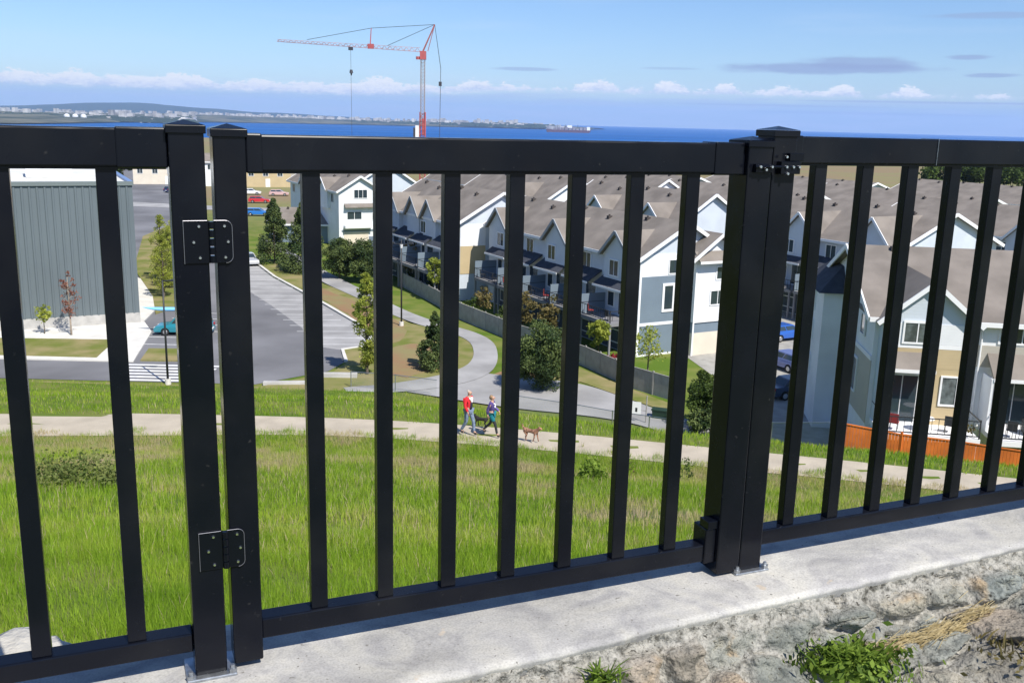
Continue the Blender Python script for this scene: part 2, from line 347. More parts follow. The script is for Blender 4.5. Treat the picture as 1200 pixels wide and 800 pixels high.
coast_m = mat('wooded shore', (.035,.05,.03), rough=1, spec=.05, vscale=.004, vdet=10, col2=(.16,.15,.10))
def coast(name, front, back, hfun, m, n=200, k=14):
    A = smoothpts(front, 2); B = smoothpts(back, 2)
    def rs(p):
        d = np.r_[0, np.cumsum(np.hypot(*np.diff(p, axis=0).T))]; t = np.linspace(0, d[-1], n)
        return np.stack([np.interp(t, d, p[:,0]), np.interp(t, d, p[:,1])], -1)
    A = rs(A); B = rs(B); s = np.linspace(0, 1, k)[None, :, None]
    P = A[:, None]*(1-s)+B[:, None]*s
    Z = hfun(P[...,0], P[...,1], s[...,0])
    V = np.concatenate([P, Z[...,None]], -1).reshape(-1, 3)
    I = (np.arange(n-1)[:,None]*k+np.arange(k-1)[None]).ravel(); F = np.stack([I, I+1, I+1+k, I+k], -1)
    return tag(npmesh(name, V, F, m, smooth=True), kind='structure')
def hc(x, y, s): return -61+np.clip(s*7, 0, 1)*4+np.sin(np.pi*np.clip(s*.9+.05, 0, 1))*(14+52*fnoise(x, y, 5, 5, .0011))*np.clip((1500-x)/1500, .25, 1)
coast('far_coast', [(-7000,2600),(-1900,3400),(-2020,4500),(-2300,6200),(-1900,7700),(-1300,8300),(-500,8500),(150,8700),(700,9400)], [(-9000,9500),(-6000,10500),(-4200,11200),(-2400,11500),(-900,11800),(300,11500),(900,10100)], hc, coast_m)
def hh(x, y, s): return -60+np.sin(np.pi*s)*(60+150*np.exp(-((x+6300)/1300)**2)*.75+60*fnoise(x, y, 9, 4, .0009))*np.clip((-x-900)/2600, 0.05, 1)
coast('far_hills', [(-16000,13000),(-9000,14000),(-4500,14500),(-1000,15000)], [(-16000,18000),(-9000,18000),(-4500,18000),(-1000,18000)], hh, mat('forested hills', (.03,.045,.03), rough=1, spec=.05), n=160)
# city on the far coast: uncountable little blocks
Vs = []; Fs = []
bx = MB()
cm = mat('pale city blocks', (.20,.19,.18), rough=.8, vscale=.012, vdet=8, col2=(.62,.60,.57))
for i in range(3200):
    t = random.random()
    px = random.uniform(0, 655) if random.random() < .75 else random.uniform(250, 640)
    x_y = (px-600)/1130.
    yv = random.uniform(8750, 10800) if px > 230 else random.uniform(5600, 10200)
    x = x_y*yv; w = random.uniform(6, 22); h = random.uniform(5, 15) if random.random() < .85 else random.uniform(20, 52)
    if px > 600: h *= .5
    z = -56+34*float(fnoise(x, yv, 5, 5, .0011)); d = 20
    bx.box(x-w, x+w, yv-d, yv+d, z-30, z+h)
tag(bx.build('distant_city', cm), 'pale blocks of the distant city along the far shore', 'city', kind='stuff')
# clumps of far woods on the coast
bt = MB()
for i in range(2600):
    px = random.uniform(0, 640); yv = random.uniform(8600, 10500) if px > 230 else random.uniform(5400, 10500)
    x = (px-600)/1130.*yv; z = -54+30*float(fnoise(x, yv, 5, 5, .0011)); w = random.uniform(20, 70)
    bt.tube((x, yv, z-10), (x, yv, z+random.uniform(8, 18)), w, w*.5, n=6)
tag(bt.build('distant_woods', mat('distant woods', (.025,.04,.02), rough=1)), 'dark woods scattered through the distant city on the far shore', 'woods', kind='stuff')
# three white storage tanks
tk = thing('storage_tank', (-2420,5300,-50), label='leftmost of the three white domed tanks above the left fence section', cat='storage tank', group='white tanks on the far shore')
tb = MB().tube((0,0,0), (0,0,24), 15, 15, n=20); tb.build('tank_wall', M_white, tk)
MB().tube((0,0,24), (0,0,31), 15, 5, n=20).build('dome', M_white, tk)
for i, lb in enumerate(['middle one of the three white domed tanks above the left fence section', 'rightmost of the three white domed tanks above the left fence section']):
    copy_tree(tk, (-2420+(i+1)*38, 5300+(i+1)*16, -50))['label'] = lb
# ship at anchor
sh = thing('cargo_ship', (330, 6400, -60), R(4), label='dark cargo ship with white bridge anchored on the blue sea', cat='ship')
hl = MB(); prof = [(-140,0),(135,0),(146,16),(120,16),(-110,16),(-112,20),(-144,20)]
hl.prism([(x, z) for x, z in prof], 'y', -16, 16).build('hull', mat('dark red hull paint', (.10,.04,.05), rough=.6), sh)
dk = MB()
for k in range(9): dk.box(-95+k*24, -95+k*24+17, -12, 12, 16.2, 16.2+random.choice([10, 14, 18]))
dk.build('deck_cargo', mat('stacked cargo', (.16,.12,.14), rough=.8, col2=(.3,.28,.3), vscale=.02), sh)
MB().box(118, 140, -12, 12, 16.2, 38).box(-10, 22, -9, 9, 30, 46).build('bridge', M_white, sh)
for k in (-70, -20, 60): MB().tube((k,0,16), (k,0,50), 1.6, 1.2).build('mast', M_cable, sh)
sb = thing('sailboat', (2650, 6000, -60), label='tiny white sailboat on the sea above the right fence section', cat='boat')
MB().prism([(-7,0),(6,0),(8,2),(-7,2)], 'y', -2, 2).build('hull', M_white, sb)
MB().prism([(-5,3),(2,3),(1.6,17)], 'y', -.15, .15).build('sail', M_white, sb)

# ------------------------------------------------------------------ tower crane
cr = thing('tower_crane', (-27.5, 286, GZ), 0, 'red and white tower crane with long jib rising above the gate rail', 'crane')
def lattice(mb, p, q, w, n, r=.07):
    p = Vector(p); q = Vector(q); d = (q-p).normalized(); a = Vector((0,1,0)) if abs(d.y) < .9 else Vector((1,0,0)); a = (a-d*a.dot(d)).normalized(); c = d.cross(a)
    cs = [a*sx*w/2+c*sy*w/2 for sx, sy in ((-1,-1),(1,-1),(1,1),(-1,1))]
    for o in cs: mb.bar(p+o, q+o, r*2, r*2)
    for i in range(n):
        A = p.lerp(q, i/n); B = p.lerp(q, (i+1)/n)
        for j in range(4):
            mb.bar(A+cs[j], B+cs[(j+1) % 4], r, r); mb.bar(A+cs[j], A+cs[(j+1) % 4], r, r)
h = 37.6
mb = MB(); lattice(mb, (0,0,17), (0,0,h), 1.1, 22, .07); mb.build('inner_mast', mat('grey mast steel', (.30,.27,.28), rough=.5), cr)
mb = MB(); lattice(mb, (0,0,1), (0,0,21), 1.5, 16, .09); mb.build('outer_mast', M_red, cr)
MB().box(-2.0,2.0,-2.0,2.0,0,1).build('base', M_conc, cr)
MB().box(-2.0,-1.0,-1.0,1.0,12.6,17.2).build('ballast_cabinet', M_white, cr)
MB().box(-2.6,-2.05,-1.0,1.0,12.8,16.6).build('ballast', M_cable, cr)
MB().box(-.1,.75,-.7,.7,14.5,19.2).build('hoist_panel', M_red, cr)
MB().box(-.8,.9,-.8,.8,h-2.0,h+.3).tube((-1.4,0,h-2),(-1.4,0,h-1.2),.6,.6).build('slewing_head', M_red, cr)
jl = -41.5
jm = mat('pale pink red jib paint', (.42,.28,.32), rough=.5, var=.2, vscale=.3)  # paler and pinker than the red machine parts
mb = MB()
L0 = Vector((-.8,0,h+.1)); L1 = Vector((jl,0,h+1.9))
for i in range(26):
    A = L0.lerp(L1, i/26); B = L0.lerp(L1, (i+1)/26); w = 1.1-.5*i/26
    for sy in (-.5,.5): mb.bar(A+Vector((0,sy,0)), B+Vector((0,sy,0)), .10, .10)
    mb.bar(A+Vector((0,0,w)), B+Vector((0,0,w*.98)), .10, .10)
    M_ = A.lerp(B, .5)
    for sy in (-.5,.5): mb.bar(A+Vector((0,sy,0)), M_+Vector((0,0,w)), .09, .09); mb.bar(M_+Vector((0,0,w)), B+Vector((0,sy,0)), .09, .09)
mb.build('jib', jm, cr)
apex = Vector((3.3,0,h+7.6))
MB().bar((0,-.5,h+.3), apex, .3,.3).bar((0,.5,h+.3), apex, .3,.3).bar((1.4,0,h+.3), apex, .18,.18).build('a_frame', mat('dull red steel', (.32,.10,.09), rough=.5), cr)
MB().bar((-15.0,-.3,h+1.7),(-14.7,0,h+6.2),.16,.16).bar((-15.0,.3,h+1.7),(-14.7,0,h+6.2),.16,.16).build('king_post', M_red, cr)
MB().box(-15.7,-14.0,-.6,.6,h+.6,h+1.9).build('jib_joint', M_red, cr)
mb = MB()
for p, q in [(apex,(-14.7,0,h+6.2)), ((-14.7,0,h+6.2),(-33,0,h+2.6)), (apex,(-10,0,h+1.6))]: mb.tube(p, q, .07, n=5)
for yy in (-.3,.3): mb.tube(apex, (5.1,yy,h-4.2), .07, n=5); mb.tube((5.1,yy,h-4.2), (4.9,yy,h-31), .05, n=5)
mb.tube((-20.6,0,h+.9),(-20.5,0,h-30),.045,n=5)
mb.build('stay_cables', M_cable, cr)
MB().box(5.0-.4,5.0+.4,-.5,.5,h-9.2,h-8.0).build('pulley_block', M_cable, cr)
MB().box(-21.2,-20.0,-.5,.5,h+.05,h+.9).build('trolley', M_cable, cr)
MB().tube((-20.5,0,h-6.2),(-20.5,0,h-5.3),.55,.35,n=10).tube((-20.5,0,h-6.9),(-20.5,0,h-6.2),.14,.3,n=8).build('hook_block', M_cable, cr)

# ------------------------------------------------------------------ FENCE (local frame: x along the fence, -y toward the camera)
FA = 0.39790894; FO = (-0.35855274, 1.7854313, 0)
def fthing(name, label, cat, group=None): return thing(name, FO, FA, label, cat, group)
def slab_z(u): return -1.0585+.0105*u
PW, PD = .033, .024      # picket width, depth
def picket(par, u1, z0, z1, lab=None):
    o = MB().box(u1-PW, u1, 0, PD, z0, z1).build('picket', M_black, par, bevel=.0018); return o
def top_rail(par, x0, x1, z0, z1, ya=-.010, yc=.042):
    o = MB().box(x0, x1, ya, yc, z0, z1).build('top_rail', M_black, par, bevel=.0035)
    MB().box(x0+.004, x1-.004, ya+.006, ya+.010, z0-.004, z0+.003).build('rail_lip', M_black, o); return o
def bot_rail(par, x0, x1, z0, z1):
    return MB().box(x0, x1, -.006, .036, z0, z1).build('bottom_rail', M_black, par, bevel=.003)
def post(par, x0, x1, y0, y1, z0, z1, name='post'):
    o = MB().box(x0, x1, y0, y1, z0, z1).build(name, M_black, par, bevel=.003)
    c = MB(); e = .0035; xm = (x0+x1)/2; ym = (y0+y1)/2
    c.box(x0-e, x1+e, y0-e, y1+e, z1-.010, z1+.004)
    c.add([(x0-e,y0-e,z1+.0045),(x1+e,y0-e,z1+.0045),(x1+e,y1+e,z1+.0045),(x0-e,y1+e,z1+.0045),(xm,ym,z1+.013)], [(0,1,4),(1,2,4),(2,3,4),(3,0,4),(3,2,1,0)])
    c.build('post_cap', M_black, o, bevel=.0012)
    return o
def base_plate(par, x0, x1, y0, y1, z, bolts=True):
    o = MB().box(x0-.017, x1+.017, y0-.014, y1+.014, z-.002, z+.006).build('base_plate', M_galv, par, bevel=.002)
    for bx_, by_ in ((x0-.009, y0-.006), (x1+.009, y0-.006)):
        b_ = MB(); b_.tube((bx_,by_,z+.006),(bx_,by_,z+.014),.0085,.0085,n=6); b_.tube((bx_,by_,z+.014),(bx_,by_,z+.021),.0048,.004,n=8); b_.build('anchor_bolt', M_galv, o)
    return o
S_ = .1365
# left section: continues beyond the frame
lf = fthing('fence_section', 'black metal fence section left of the gate, with the hinge post', 'fence')
post(lf, -.262, -.203, -.022, .037, -1.056, -.0235)
base_plate(lf, -.262, -.203, -.022, .037, slab_z(-.23))
top_rail(lf, -1.65, -.2622, -.091, -.0262)
MB().box(-.345,-.2624,-.012,.044,-.0925,-.0245).build('rail_bracket', M_black, lf, bevel=.003)
bot_rail(lf, -1.65, -.2622, -1.012, -.9735)
for k in range(9): picket(lf, -.3455-k*.1625, -.9735, -.091)
post(lf, -1.71, -1.651, -.022, .037, -1.07, -.0235)
# gate
gt = fthing('gate', 'black metal gate with seven pickets between two hinges and latch', 'gate')
post(gt, -.189, -.1335, -.020, .037, -1.0455, -.0285, 'hinge_stile')
post(gt, .922, .9855, -.024, .046, -1.040, -.0305, 'latch_stile')
top_rail(gt, -.1333, .9218, -.0975, -.0335)
MB().box(-.1331,-.104,-.013,.045,-.1005,-.0315).build('rail_bracket', M_black, gt, bevel=.003)
MB().box(.845,.9216,-.013,.045,-.1005,-.0315).build('rail_bracket', M_black, gt, bevel=.003)
bot_rail(gt, -.1333, .9218, -1.0095, -.967)
MB().box(.893,.9219,-.012,.042,-1.013,-.925).build('rail_bracket', M_black, gt, bevel=.003)
for k in range(7): picket(gt, k*S_, -.967, -.0975)
# hinges, their leaves bridging post and stile
def hinge(z0, z1, lab):
    hg = MB().box(-.2445,-.2003,-.0252,-.0222,z0,z1).build('hinge', M_blackd, gt, bevel=.001); hg['label'] = lab
    y0, y1 = -.0252, -.0222
    c = .012; zm = (z0+z1)/2
    MB().prism([(-.1935,z0)]+[(-.1625-c+c*math.sin(a_), z0+c-c*math.cos(a_)) for a_ in [math.pi/2*k_/5 for k_ in range(6)]]+[(-.1625-c+c*math.cos(a_), z1-c+c*math.sin(a_)) for a_ in [math.pi/2*k_/5 for k_ in range(6)]]+[(-.1935,z1)], 'y', y0, y1).build('hinge_leaf', M_blackd, hg, bevel=.001)
    # worn bright edge of both leaves
    e = MB(); ye = -.0258
    arc = [(-.1625-c+c*math.cos(a_), z1-c+c*math.sin(a_)) for a_ in [math.pi/2*k_/5 for k_ in range(6)]]; arc2 = [(-.1625-c+c*math.sin(a_), z0+c-c*math.cos(a_)) for a_ in [math.pi/2*k_/5 for k_ in range(6)]]
    pl_ = [(-.1935,z1)]+arc[::-1]+arc2[::-1]
    for p, q in list(zip(pl_[:-1], pl_[1:]))+[((-.2445,z1),(-.2045,z1)),((-.2445,z1),(-.2445,z0))]:
        e.tube((p[0],ye,p[1]),(q[0],ye,q[1]),.0006,n=5)
    e.build('worn_edge', M_worn, hg)
    n = 5; hgt = (z1-z0)/n
    for i in range(n):
        kn = MB().tube((-.197,-.0275,z0+i*hgt+.0012),(-.197,-.0275,z0+(i+1)*hgt-.0012),.0056,n=12).build('knuckle', M_blackd, hg)
    for i in range(3):
        zz = z0+.010+(z1-z0-.020)*i/2
        xo = .006 if i == 1 else 0
        for xx in (-.2185-xo*1.6, -.1755+xo*.9):
            MB().tube((xx,-.0252,zz),(xx,-.0280,zz),.0034,.0022,n=10).build('screw', M_steel, hg)
hinge(-.2565, -.1815, 'upper black butt hinge of the gate')
hinge(-.838, -.762, 'lower black butt hinge of the gate')
# gate latch (box on the stile)
lt = MB().box(.935,.978,-.036,-.024,-.094,-.076).build('latch', M_blackd, gt, bevel=.001)
MB().tube((.93,-.039,-.0815),(.999,-.039,-.0815),.0035,n=8).build('latch_bolt', M_blackd, lt)
for xx in (.942,.957,.972): MB().tube((xx,-.036,-.0875 if xx==.957 else -.0815),(xx,-.0440,-.0875 if xx==.957 else -.0815),.0038,.0028,n=8).build('screw', M_steel, lt)
# right section
rf = fthing('fence_section', 'black metal fence section right of the gate, with the latch post', 'fence')
post(rf, .9895, 1.0515, -.020, .042, -1.0475, -.0075)
base_plate(rf, .9895, 1.0515, -.020, .042, slab_z(1.0))
top_rail(rf, 1.0517, 3.6, -.0755, -.0155)
MB().box(1.0519,1.075,-.012,.044,-.0775,-.0140).build('rail_bracket', M_black, rf, bevel=.003)
sl = MB().box(1.47,1.471,-.0125,.044,-.0765,-.0145).build('rail_joint', M_galv, rf)
bot_rail(rf, 1.0517, 3.6, -.992, -.953)
for k in range(18): picket(rf, 1.158+k*S_, -.953, -.0755)
post(rf, 3.601, 3.66, -.022, .037, -1.04, -.0075)
kp = MB().box(1.0,1.052,-.037,-.0205,-.097,-.070).box(1.024,1.062,-.034,-.021,-.069,-.052).build('latch_keeper', M_blackd, rf, bevel=.001)
for xx, zz in ((1.012,-.0815),(1.030,-.0815),(1.010,-.060),(1.016,-.096),(1.046,-.0815)): MB().tube((xx,-.034,zz),(xx,-.0425,zz),.0040,.0028,n=8).build('screw', M_steel, kp)
# small hinge stop bracket near the foot of the latch stile
MB().box(.895,.9215,-.016,.02,-.925,-.905).build('stop_bracket', M_blackd, gt, bevel=.001)

# ------------------------------------------------------------------ WALL: cast coping and rough stone facing
slabm = bpy.data.materials.new('trowelled concrete coping'); slabm.use_nodes = True
nt = slabm.node_tree; N = nt.nodes; L = nt.links; b = N['Principled BSDF']; b.inputs['Roughness'].default_value = .85; b.inputs['Specular IOR Level'].default_value = .3
tc = N.new('ShaderNodeTexCoord')
def noise(N, L, vec, sc, det=6, dist=0.):
    n = N.new('ShaderNodeTexNoise'); n.inputs['Scale'].default_value = sc; n.inputs['Detail'].default_value = det; n.inputs['Distortion'].default_value = dist; L.new(vec, n.inputs['Vector']); return n.outputs['Fac']
def ramp(N, L, fac, stops):
    r = N.new('ShaderNodeValToRGB'); L.new(fac, r.inputs[0]); el = r.color_ramp.elements
    while len(el) < len(stops): el.new(.5)
    for e, (p, c) in zip(el, stops): e.position = p; e.color = (*c, 1) if len(c) == 3 else c
    return r.outputs[0]
def mixc(N, L, fac, a, c, blend='MIX'):
    m = N.new('ShaderNodeMix'); m.data_type = 'RGBA'; m.blend_type = blend
    if isinstance(fac, float): m.inputs[0].default_value = fac
    else: L.new(fac, m.inputs[0])
    for s, v in ((6, a), (7, c)):
        if isinstance(v, tuple): m.inputs[s].default_value = (*v, 1)
        else: L.new(v, m.inputs[s])
    return m.outputs[2]
o_ = tc.outputs['Object']
mpn = N.new('ShaderNodeMapping'); mpn.inputs['Scale'].default_value = (.7,1.8,1); L.new(o_, mpn.inputs[0])
base = ramp(N, L, noise(N, L, mpn.outputs[0], 3.2, 5, .6), [(.3,(.33,.32,.295)), (.5,(.385,.375,.35)), (.72,(.50,.485,.45))])
pat = ramp(N, L, noise(N, L, mpn.outputs[0], 1.9, 7, 1.2), [(.50,(0,0,0)), (.62,(1,1,1))])
base = mixc(N, L, pat, base, (.50,.485,.44))
streak = ramp(N, L, noise(N, L, o_, 5.5, 9, 2.0), [(.36,(.80,.80,.83)), (.5,(1,1,1)), (.66,(1.1,1.09,1.05))]); base = mixc(N, L, 1., base, streak, 'MULTIPLY')
finec = ramp(N, L, noise(N, L, o_, 220, 3), [(.32,(.82,.82,.82)), (.6,(1.05,1.05,1.05))]); base = mixc(N, L, 1., base, finec, 'MULTIPLY')
fl = ramp(N, L, noise(N, L, o_, 14, 3), [(.70,(0,0,0)), (.74,(1,1,1))])
base = mixc(N, L, fl, base, (.46,.40,.32))
pit = ramp(N, L, noise(N, L, o_, 90, 2), [(.26,(1,1,1)), (.30,(0,0,0))])
base = mixc(N, L, pit, base, (.18,.17,.15))
L.new(base, b.inputs['Base Color'])
bp = N.new('ShaderNodeBump'); bp.inputs['Strength'].default_value = .6; bp.inputs['Distance'].default_value = .006
L.new(noise(N, L, o_, 26, 8), bp.inputs['Height']); L.new(bp.outputs[0], b.inputs['Normal'])

rockm = bpy.data.materials.new('rough mortared stone'); rockm.use_nodes = True
nt = rockm.node_tree; N = nt.nodes; L = nt.links; b = N['Principled BSDF']; b.inputs['Roughness'].default_value = .95; b.inputs['Specular IOR Level'].default_value = .12
tc = N.new('ShaderNodeTexCoord'); o_ = tc.outputs['Object']
def ATT(nm): a_ = N.new('ShaderNodeAttribute'); a_.attribute_name = nm; return a_.outputs['Fac']
stone_c = ramp(N, L, ATT('stone'), [(.0,(.19,.20,.185)), (.3,(.27,.28,.26)), (.5,(.31,.29,.245)), (.7,(.21,.24,.24)), (.85,(.33,.26,.195)), (1.,(.29,.29,.275))])
veins = ramp(N, L, noise(N, L, o_, 16, 10, 1.4), [(.30,(.45,.47,.46)), (.5,(.95,.94,.90)), (.7,(1.15,1.12,1.05))])
c1 = mixc(N, L, .9, stone_c, veins, 'MULTIPLY')
och = ramp(N, L, noise(N, L, o_, 9, 6, .8), [(.58,(0,0,0)), (.70,(1,1,1))])
c1 = mixc(N, L, och, c1, (.40,.29,.17))
mort = ramp(N, L, noise(N, L, o_, 60, 6), [(.32,(.11,.105,.09)), (.45,(.28,.27,.24)), (.65,(.38,.365,.325))])
inv = N.new('ShaderNodeMath'); inv.operation = 'SUBTRACT'; inv.inputs[0].default_value = 1; L.new(ATT('groove'), inv.inputs[1])
c2 = mixc(N, L, inv.outputs[0], c1, mort)
c2 = mixc(N, L, ramp(N, L, ATT('mound'), [(.3,(0,0,0)), (.6,(.7,.7,.7))]), c2, (.20,.185,.155))
fine = ramp(N, L, noise(N, L, o_, 190, 4), [(.30,(.45,.44,.42)), (.48,(1,1,1)), (.72,(1.15,1.14,1.1))])
c3 = mixc(N, L, .8, c2, fine, 'MULTIPLY')
sp_ = ramp(N, L, noise(N, L, o_, 75, 3, .5), [(.29,(1,1,1)), (.335,(0,0,0))])
c3 = mixc(N, L, sp_, c3, (.07,.065,.055))
L.new(c3, b.inputs['Base Color'])
bp = N.new('ShaderNodeBump'); bp.inputs['Strength'].default_value = 1.; bp.inputs['Distance'].default_value = .012
L.new(noise(N, L, o_, 70, 10), bp.inputs['Height']); L.new(bp.outputs[0], b.inputs['Normal'])

wall = thing('retaining_wall', FO, FA, 'rough stone retaining wall with pale concrete coping under the black fence', 'wall')
# coping: grid with ragged front edge
us = np.arange(-2.2, 5.0, .008)
def edge_w(u): return .205-.045*np.clip((u+.2)/1.8, -1, 2)+.020*(fnoise(u, 0, 11, 4, 4)-.5)+.010*(fnoise(u, 3, 12, 3, 34)-.5)-.008 + .10*np.clip((.14-u)/.5, 0, 1)
ew = edge_w(us)
V = []; k = 22
for i, u in enumerate(us):
    for j in range(k):
        s = j/(k-1); w = -.165+s*(ew[i]+.165)
        z = slab_z(u)+.0035*(float(fnoise(u, w, 2, 3, 6))-.5)-(.004*max(0, (s-.97)/.03)**2)
        V.append((u, -w, z))
    V.append((u, -(ew[i]-.001), slab_z(u)-.012)); V.append((u, -(ew[i]-.03), slab_z(u)-.07)); V.append((u, .165, slab_z(u)-.30))
K = k+3; V = np.array(V)
I = (np.arange(len(us)-1)[:,None]*K+np.arange(K-1)[None]).ravel(); F = np.stack([I, I+1, I+1+K, I+K], -1)
I2 = np.arange(len(us)-1)*K; F2 = np.stack([I2+K-1, I2, I2+K, I2+2*K-1], -1)
npmesh('coping', V, np.concatenate([F, F2]), slabm, wall, smooth=True)
# facing: mortared stones, nearly upright for 0.2 m, then a ledge coming toward us
us = np.arange(-.5, 2.9, .0075); es = np.concatenate([np.linspace(0, .30, 56), np.linspace(.308, 1.3, 70)])
U, E_ = np.meshgrid(us, es, indexing='ij')
gw = np.random.default_rng(77)
wu = U+.07*(fnoise(U, E_, 71, 3, 7)-.5)+.02*(fnoise(U, E_, 74, 3, 30)-.5); we = E_*1.25+.07*(fnoise(U, E_, 72, 3, 7)-.5)+.02*(fnoise(U, E_, 75, 3, 30)-.5)
cu = []; 
for i in range(-3, 26):
    for j in range(0, 11): cu.append((i*.15+(j % 2)*.07+gw.uniform(-.05,.05), .075+j*.15+gw.uniform(-.045,.045)))
cu = np.array(cu); d1 = np.full(U.shape, 9.); d2 = np.full(U.shape, 9.); idx = np.zeros(U.shape, int)
for k_, (a_, b_) in enumerate(cu):
    d = np.hypot(wu-a_, (we-b_)*1.0); m1 = d < d1
    d2 = np.where(m1, d1, np.minimum(d2, d)); idx = np.where(m1, k_, idx); d1 = np.minimum(d1, d)
groove = np.clip((d2-d1)/.045, 0, 1); groove = groove*groove*(3-2*groove)
band = np.clip((E_-.035)/.03, 0, 1)                      # plain mortar band right under the coping
bul = gw.uniform(.012, .042, len(cu))[idx]; tilt = gw.uniform(-.35, .35, len(cu))[idx]
bulge = groove*band*(bul+tilt*(we-cu[idx,1]))
dg = U*.9+E_*.7; dq = E_*2.6-U*.9
rough_ = .030*(fnoise(U, E_, 81, 5, 16)-.5)+.016*(fnoise(U, E_, 82, 4, 60)-.5)+.022*(fnoise(dg, dq, 86, 5, 11)-.5)*groove
pits = -.012*np.clip((fnoise(U, E_, 83, 3, 48)-.66)*8, 0, 1)
crack = -.030*np.clip(1-np.abs(fnoise(U+.3*E_, E_*1.4, 84, 5, 8)-.5)/.016, 0, 1)*groove
out = bulge+(rough_+pits+crack)*np.clip(E_/.02, .25, 1)
up_ = np.clip(E_, 0, .14); led = np.clip(E_-.14, 0, 9)
drop = .013+up_*.86+led*.36; W = edge_w(U)-.006+up_*.34+led*.93
# a boulder bulging out of the ledge at the lower right, soil pocket for the weeds left of it
mound = np.exp(-((np.abs(U-1.66+.5*(E_-.3))/.26)**3+(np.abs(E_-.34)/.17)**3)); drop -= mound*.07; W += mound*.03
drop += .018*np.exp(-((U-1.15)/.12)**2-((E_-.22)/.06)**2)
W = W+out*.85; Z = slab_z(U)-drop+out*.55
V = np.stack([U.ravel(), -W.ravel(), Z.ravel()], -1); K = len(es)
I = (np.arange(len(us)-1)[:,None]*K+np.arange(K-1)[None]).ravel(); F = np.stack([I, I+1, I+1+K, I+K], -1)
fc_ = npmesh('stone_facing', V, F, rockm, wall, smooth=True)
for nm, arr in (('stone', gw.random(len(cu))[idx]), ('groove', groove*band), ('mound', mound)):
    at_ = fc_.data.attributes.new(nm, 'FLOAT', 'POINT'); at_.data.foreach_set('value', arr.ravel().astype(np.float32))
from mathutils.bvhtree import BVHTree
bvh = BVHTree.FromPolygons([tuple(v) for v in V], [tuple(int(i) for i in f_) for f_ in F])
def surf(u, w):
    h_ = bvh.ray_cast(Vector((u, -w, 0)), Vector((0, 0, -1))); return h_[0].z if h_[0] else -1.4
# back of wall: rough blocks just behind the coping, catching the picket shadows
def stone(name, loc, r, m, label, cat, group=None, seed=1):
    bm = bmesh.new(); bmesh.ops.create_icosphere(bm, subdivisions=4, radius=1)
    rr = random.Random(seed); o3 = Vector((rr.uniform(0,50), rr.uniform(0,50), rr.uniform(0,50)))
    from mathutils import noise as mn
    for v in bm.verts:
        d = 1+.35*mn.noise(v.co*1.1+o3)+.10*mn.noise(v.co*4+o3)
        c = v.co*d; c = Vector((max(-.8, min(.8, c.x)), max(-.75, min(.75, c.y)), max(-.7, min(.7, c.z))))
        v.co = Vector((c.x*r[0], c.y*r[1], c.z*r[2]))
    me = bpy.data.meshes.new(name); bm.to_mesh(me); bm.free(); me.materials.append(m)
    me.polygons.foreach_set('use_smooth', [True]*len(me.polygons))
    o = bpy.data.objects.new(name, me); COL.objects.link(o); o.location = loc
    return tag(o, label, cat, group)
M_blk = mat('pale quarry stone', (.50,.48,.43), rough=.95, var=.12, vscale=6, bump=.6, bscale=18)
stone('boulder', (-1.17,2.10,-1.52), (.24,.24,.32), M_blk, 'pale boulder behind the left fence section striped by picket shadows', 'boulder', seed=4)
stone('boulder', (-1.68,2.0,-1.36), (.34,.34,.40), M_blk, 'pale boulder at the left edge behind the fence', 'boulder', seed=8)
stone('boulder', (-.44,2.42,-1.45), (.17,.15,.13), M_blk, 'small pale stone just behind the gate near its first picket', 'boulder', seed=13)

# ------------------------------------------------------------------ vegetation generators
def leaves(P, size, seed=0, elong=1.6, jit=.5, shade=None, up=.2):
    """quads at points P"""
    g = np.random.default_rng(seed); n = len(P)
    d = g.normal(size=(n, 3)); d[:,2] += up; d /= np.linalg.norm(d, axis=1)[:,None]
    a = g.normal(size=(n, 3)); a -= (a*d).sum(1)[:,None]*d; a /= np.linalg.norm(a, axis=1)[:,None]; c = np.cross(d, a)
    s = size*(1+jit*(g.random(n)-.5))[:,None]
    V = np.stack([P-a*s*elong/2, P-c*s/2, P+a*s*elong/2, P+c*s/2], 1).reshape(-1, 3)
    F = np.arange(4*n).reshape(n, 4)
    sh = g.random(n) if shade is None else np.clip(shade+.25*(g.random(n)-.5), 0, 1)
    return V, F, np.repeat(sh, 4)
def crown_pts(n, r, h, z0, seed, kind='round', clumps=28):
    g = np.random.default_rng(seed)
    if kind == 'cone':
        t = g.random(clumps)**.8; ang = g.random(clumps)*6.283; rad = r*(1-t)**.8*(.35+.65*g.random(clumps)**.5)
        C = np.stack([rad*np.cos(ang), rad*np.sin(ang), z0+h*t], -1); cr = r*(.34*(1-t)+.10)
    elif kind == 'column':
        t = g.random(clumps); ang = g.random(clumps)*6.283; rad = r*np.sin(np.pi*np.clip(t*.85+.1, 0, 1))*g.random(clumps)**.5
        C = np.stack([rad*np.cos(ang), rad*np.sin(ang), z0+h*t], -1); cr = np.full(clumps, r*.42)*(1-.5*t)
    else:
        d = g.normal(size=(clumps, 3)); d /= np.linalg.norm(d, axis=1)[:,None]; q = g.random(clumps)**.4
        C = d*q[:,None]*np.array([r, r, h/2])*.82; C[:,2] += z0+h/2; cr = r*(.20+.22*g.random(clumps))
    idx = g.integers(0, clumps, n); d = g.normal(size=(n, 3)); d /= np.linalg.norm(d, axis=1)[:,None]
    P = C[idx]+d*(g.random(n)**.45*cr[idx])[:,None]*np.array([1, 1, .8])
    tone = g.random(clumps)[idx]
    return P, tone, C
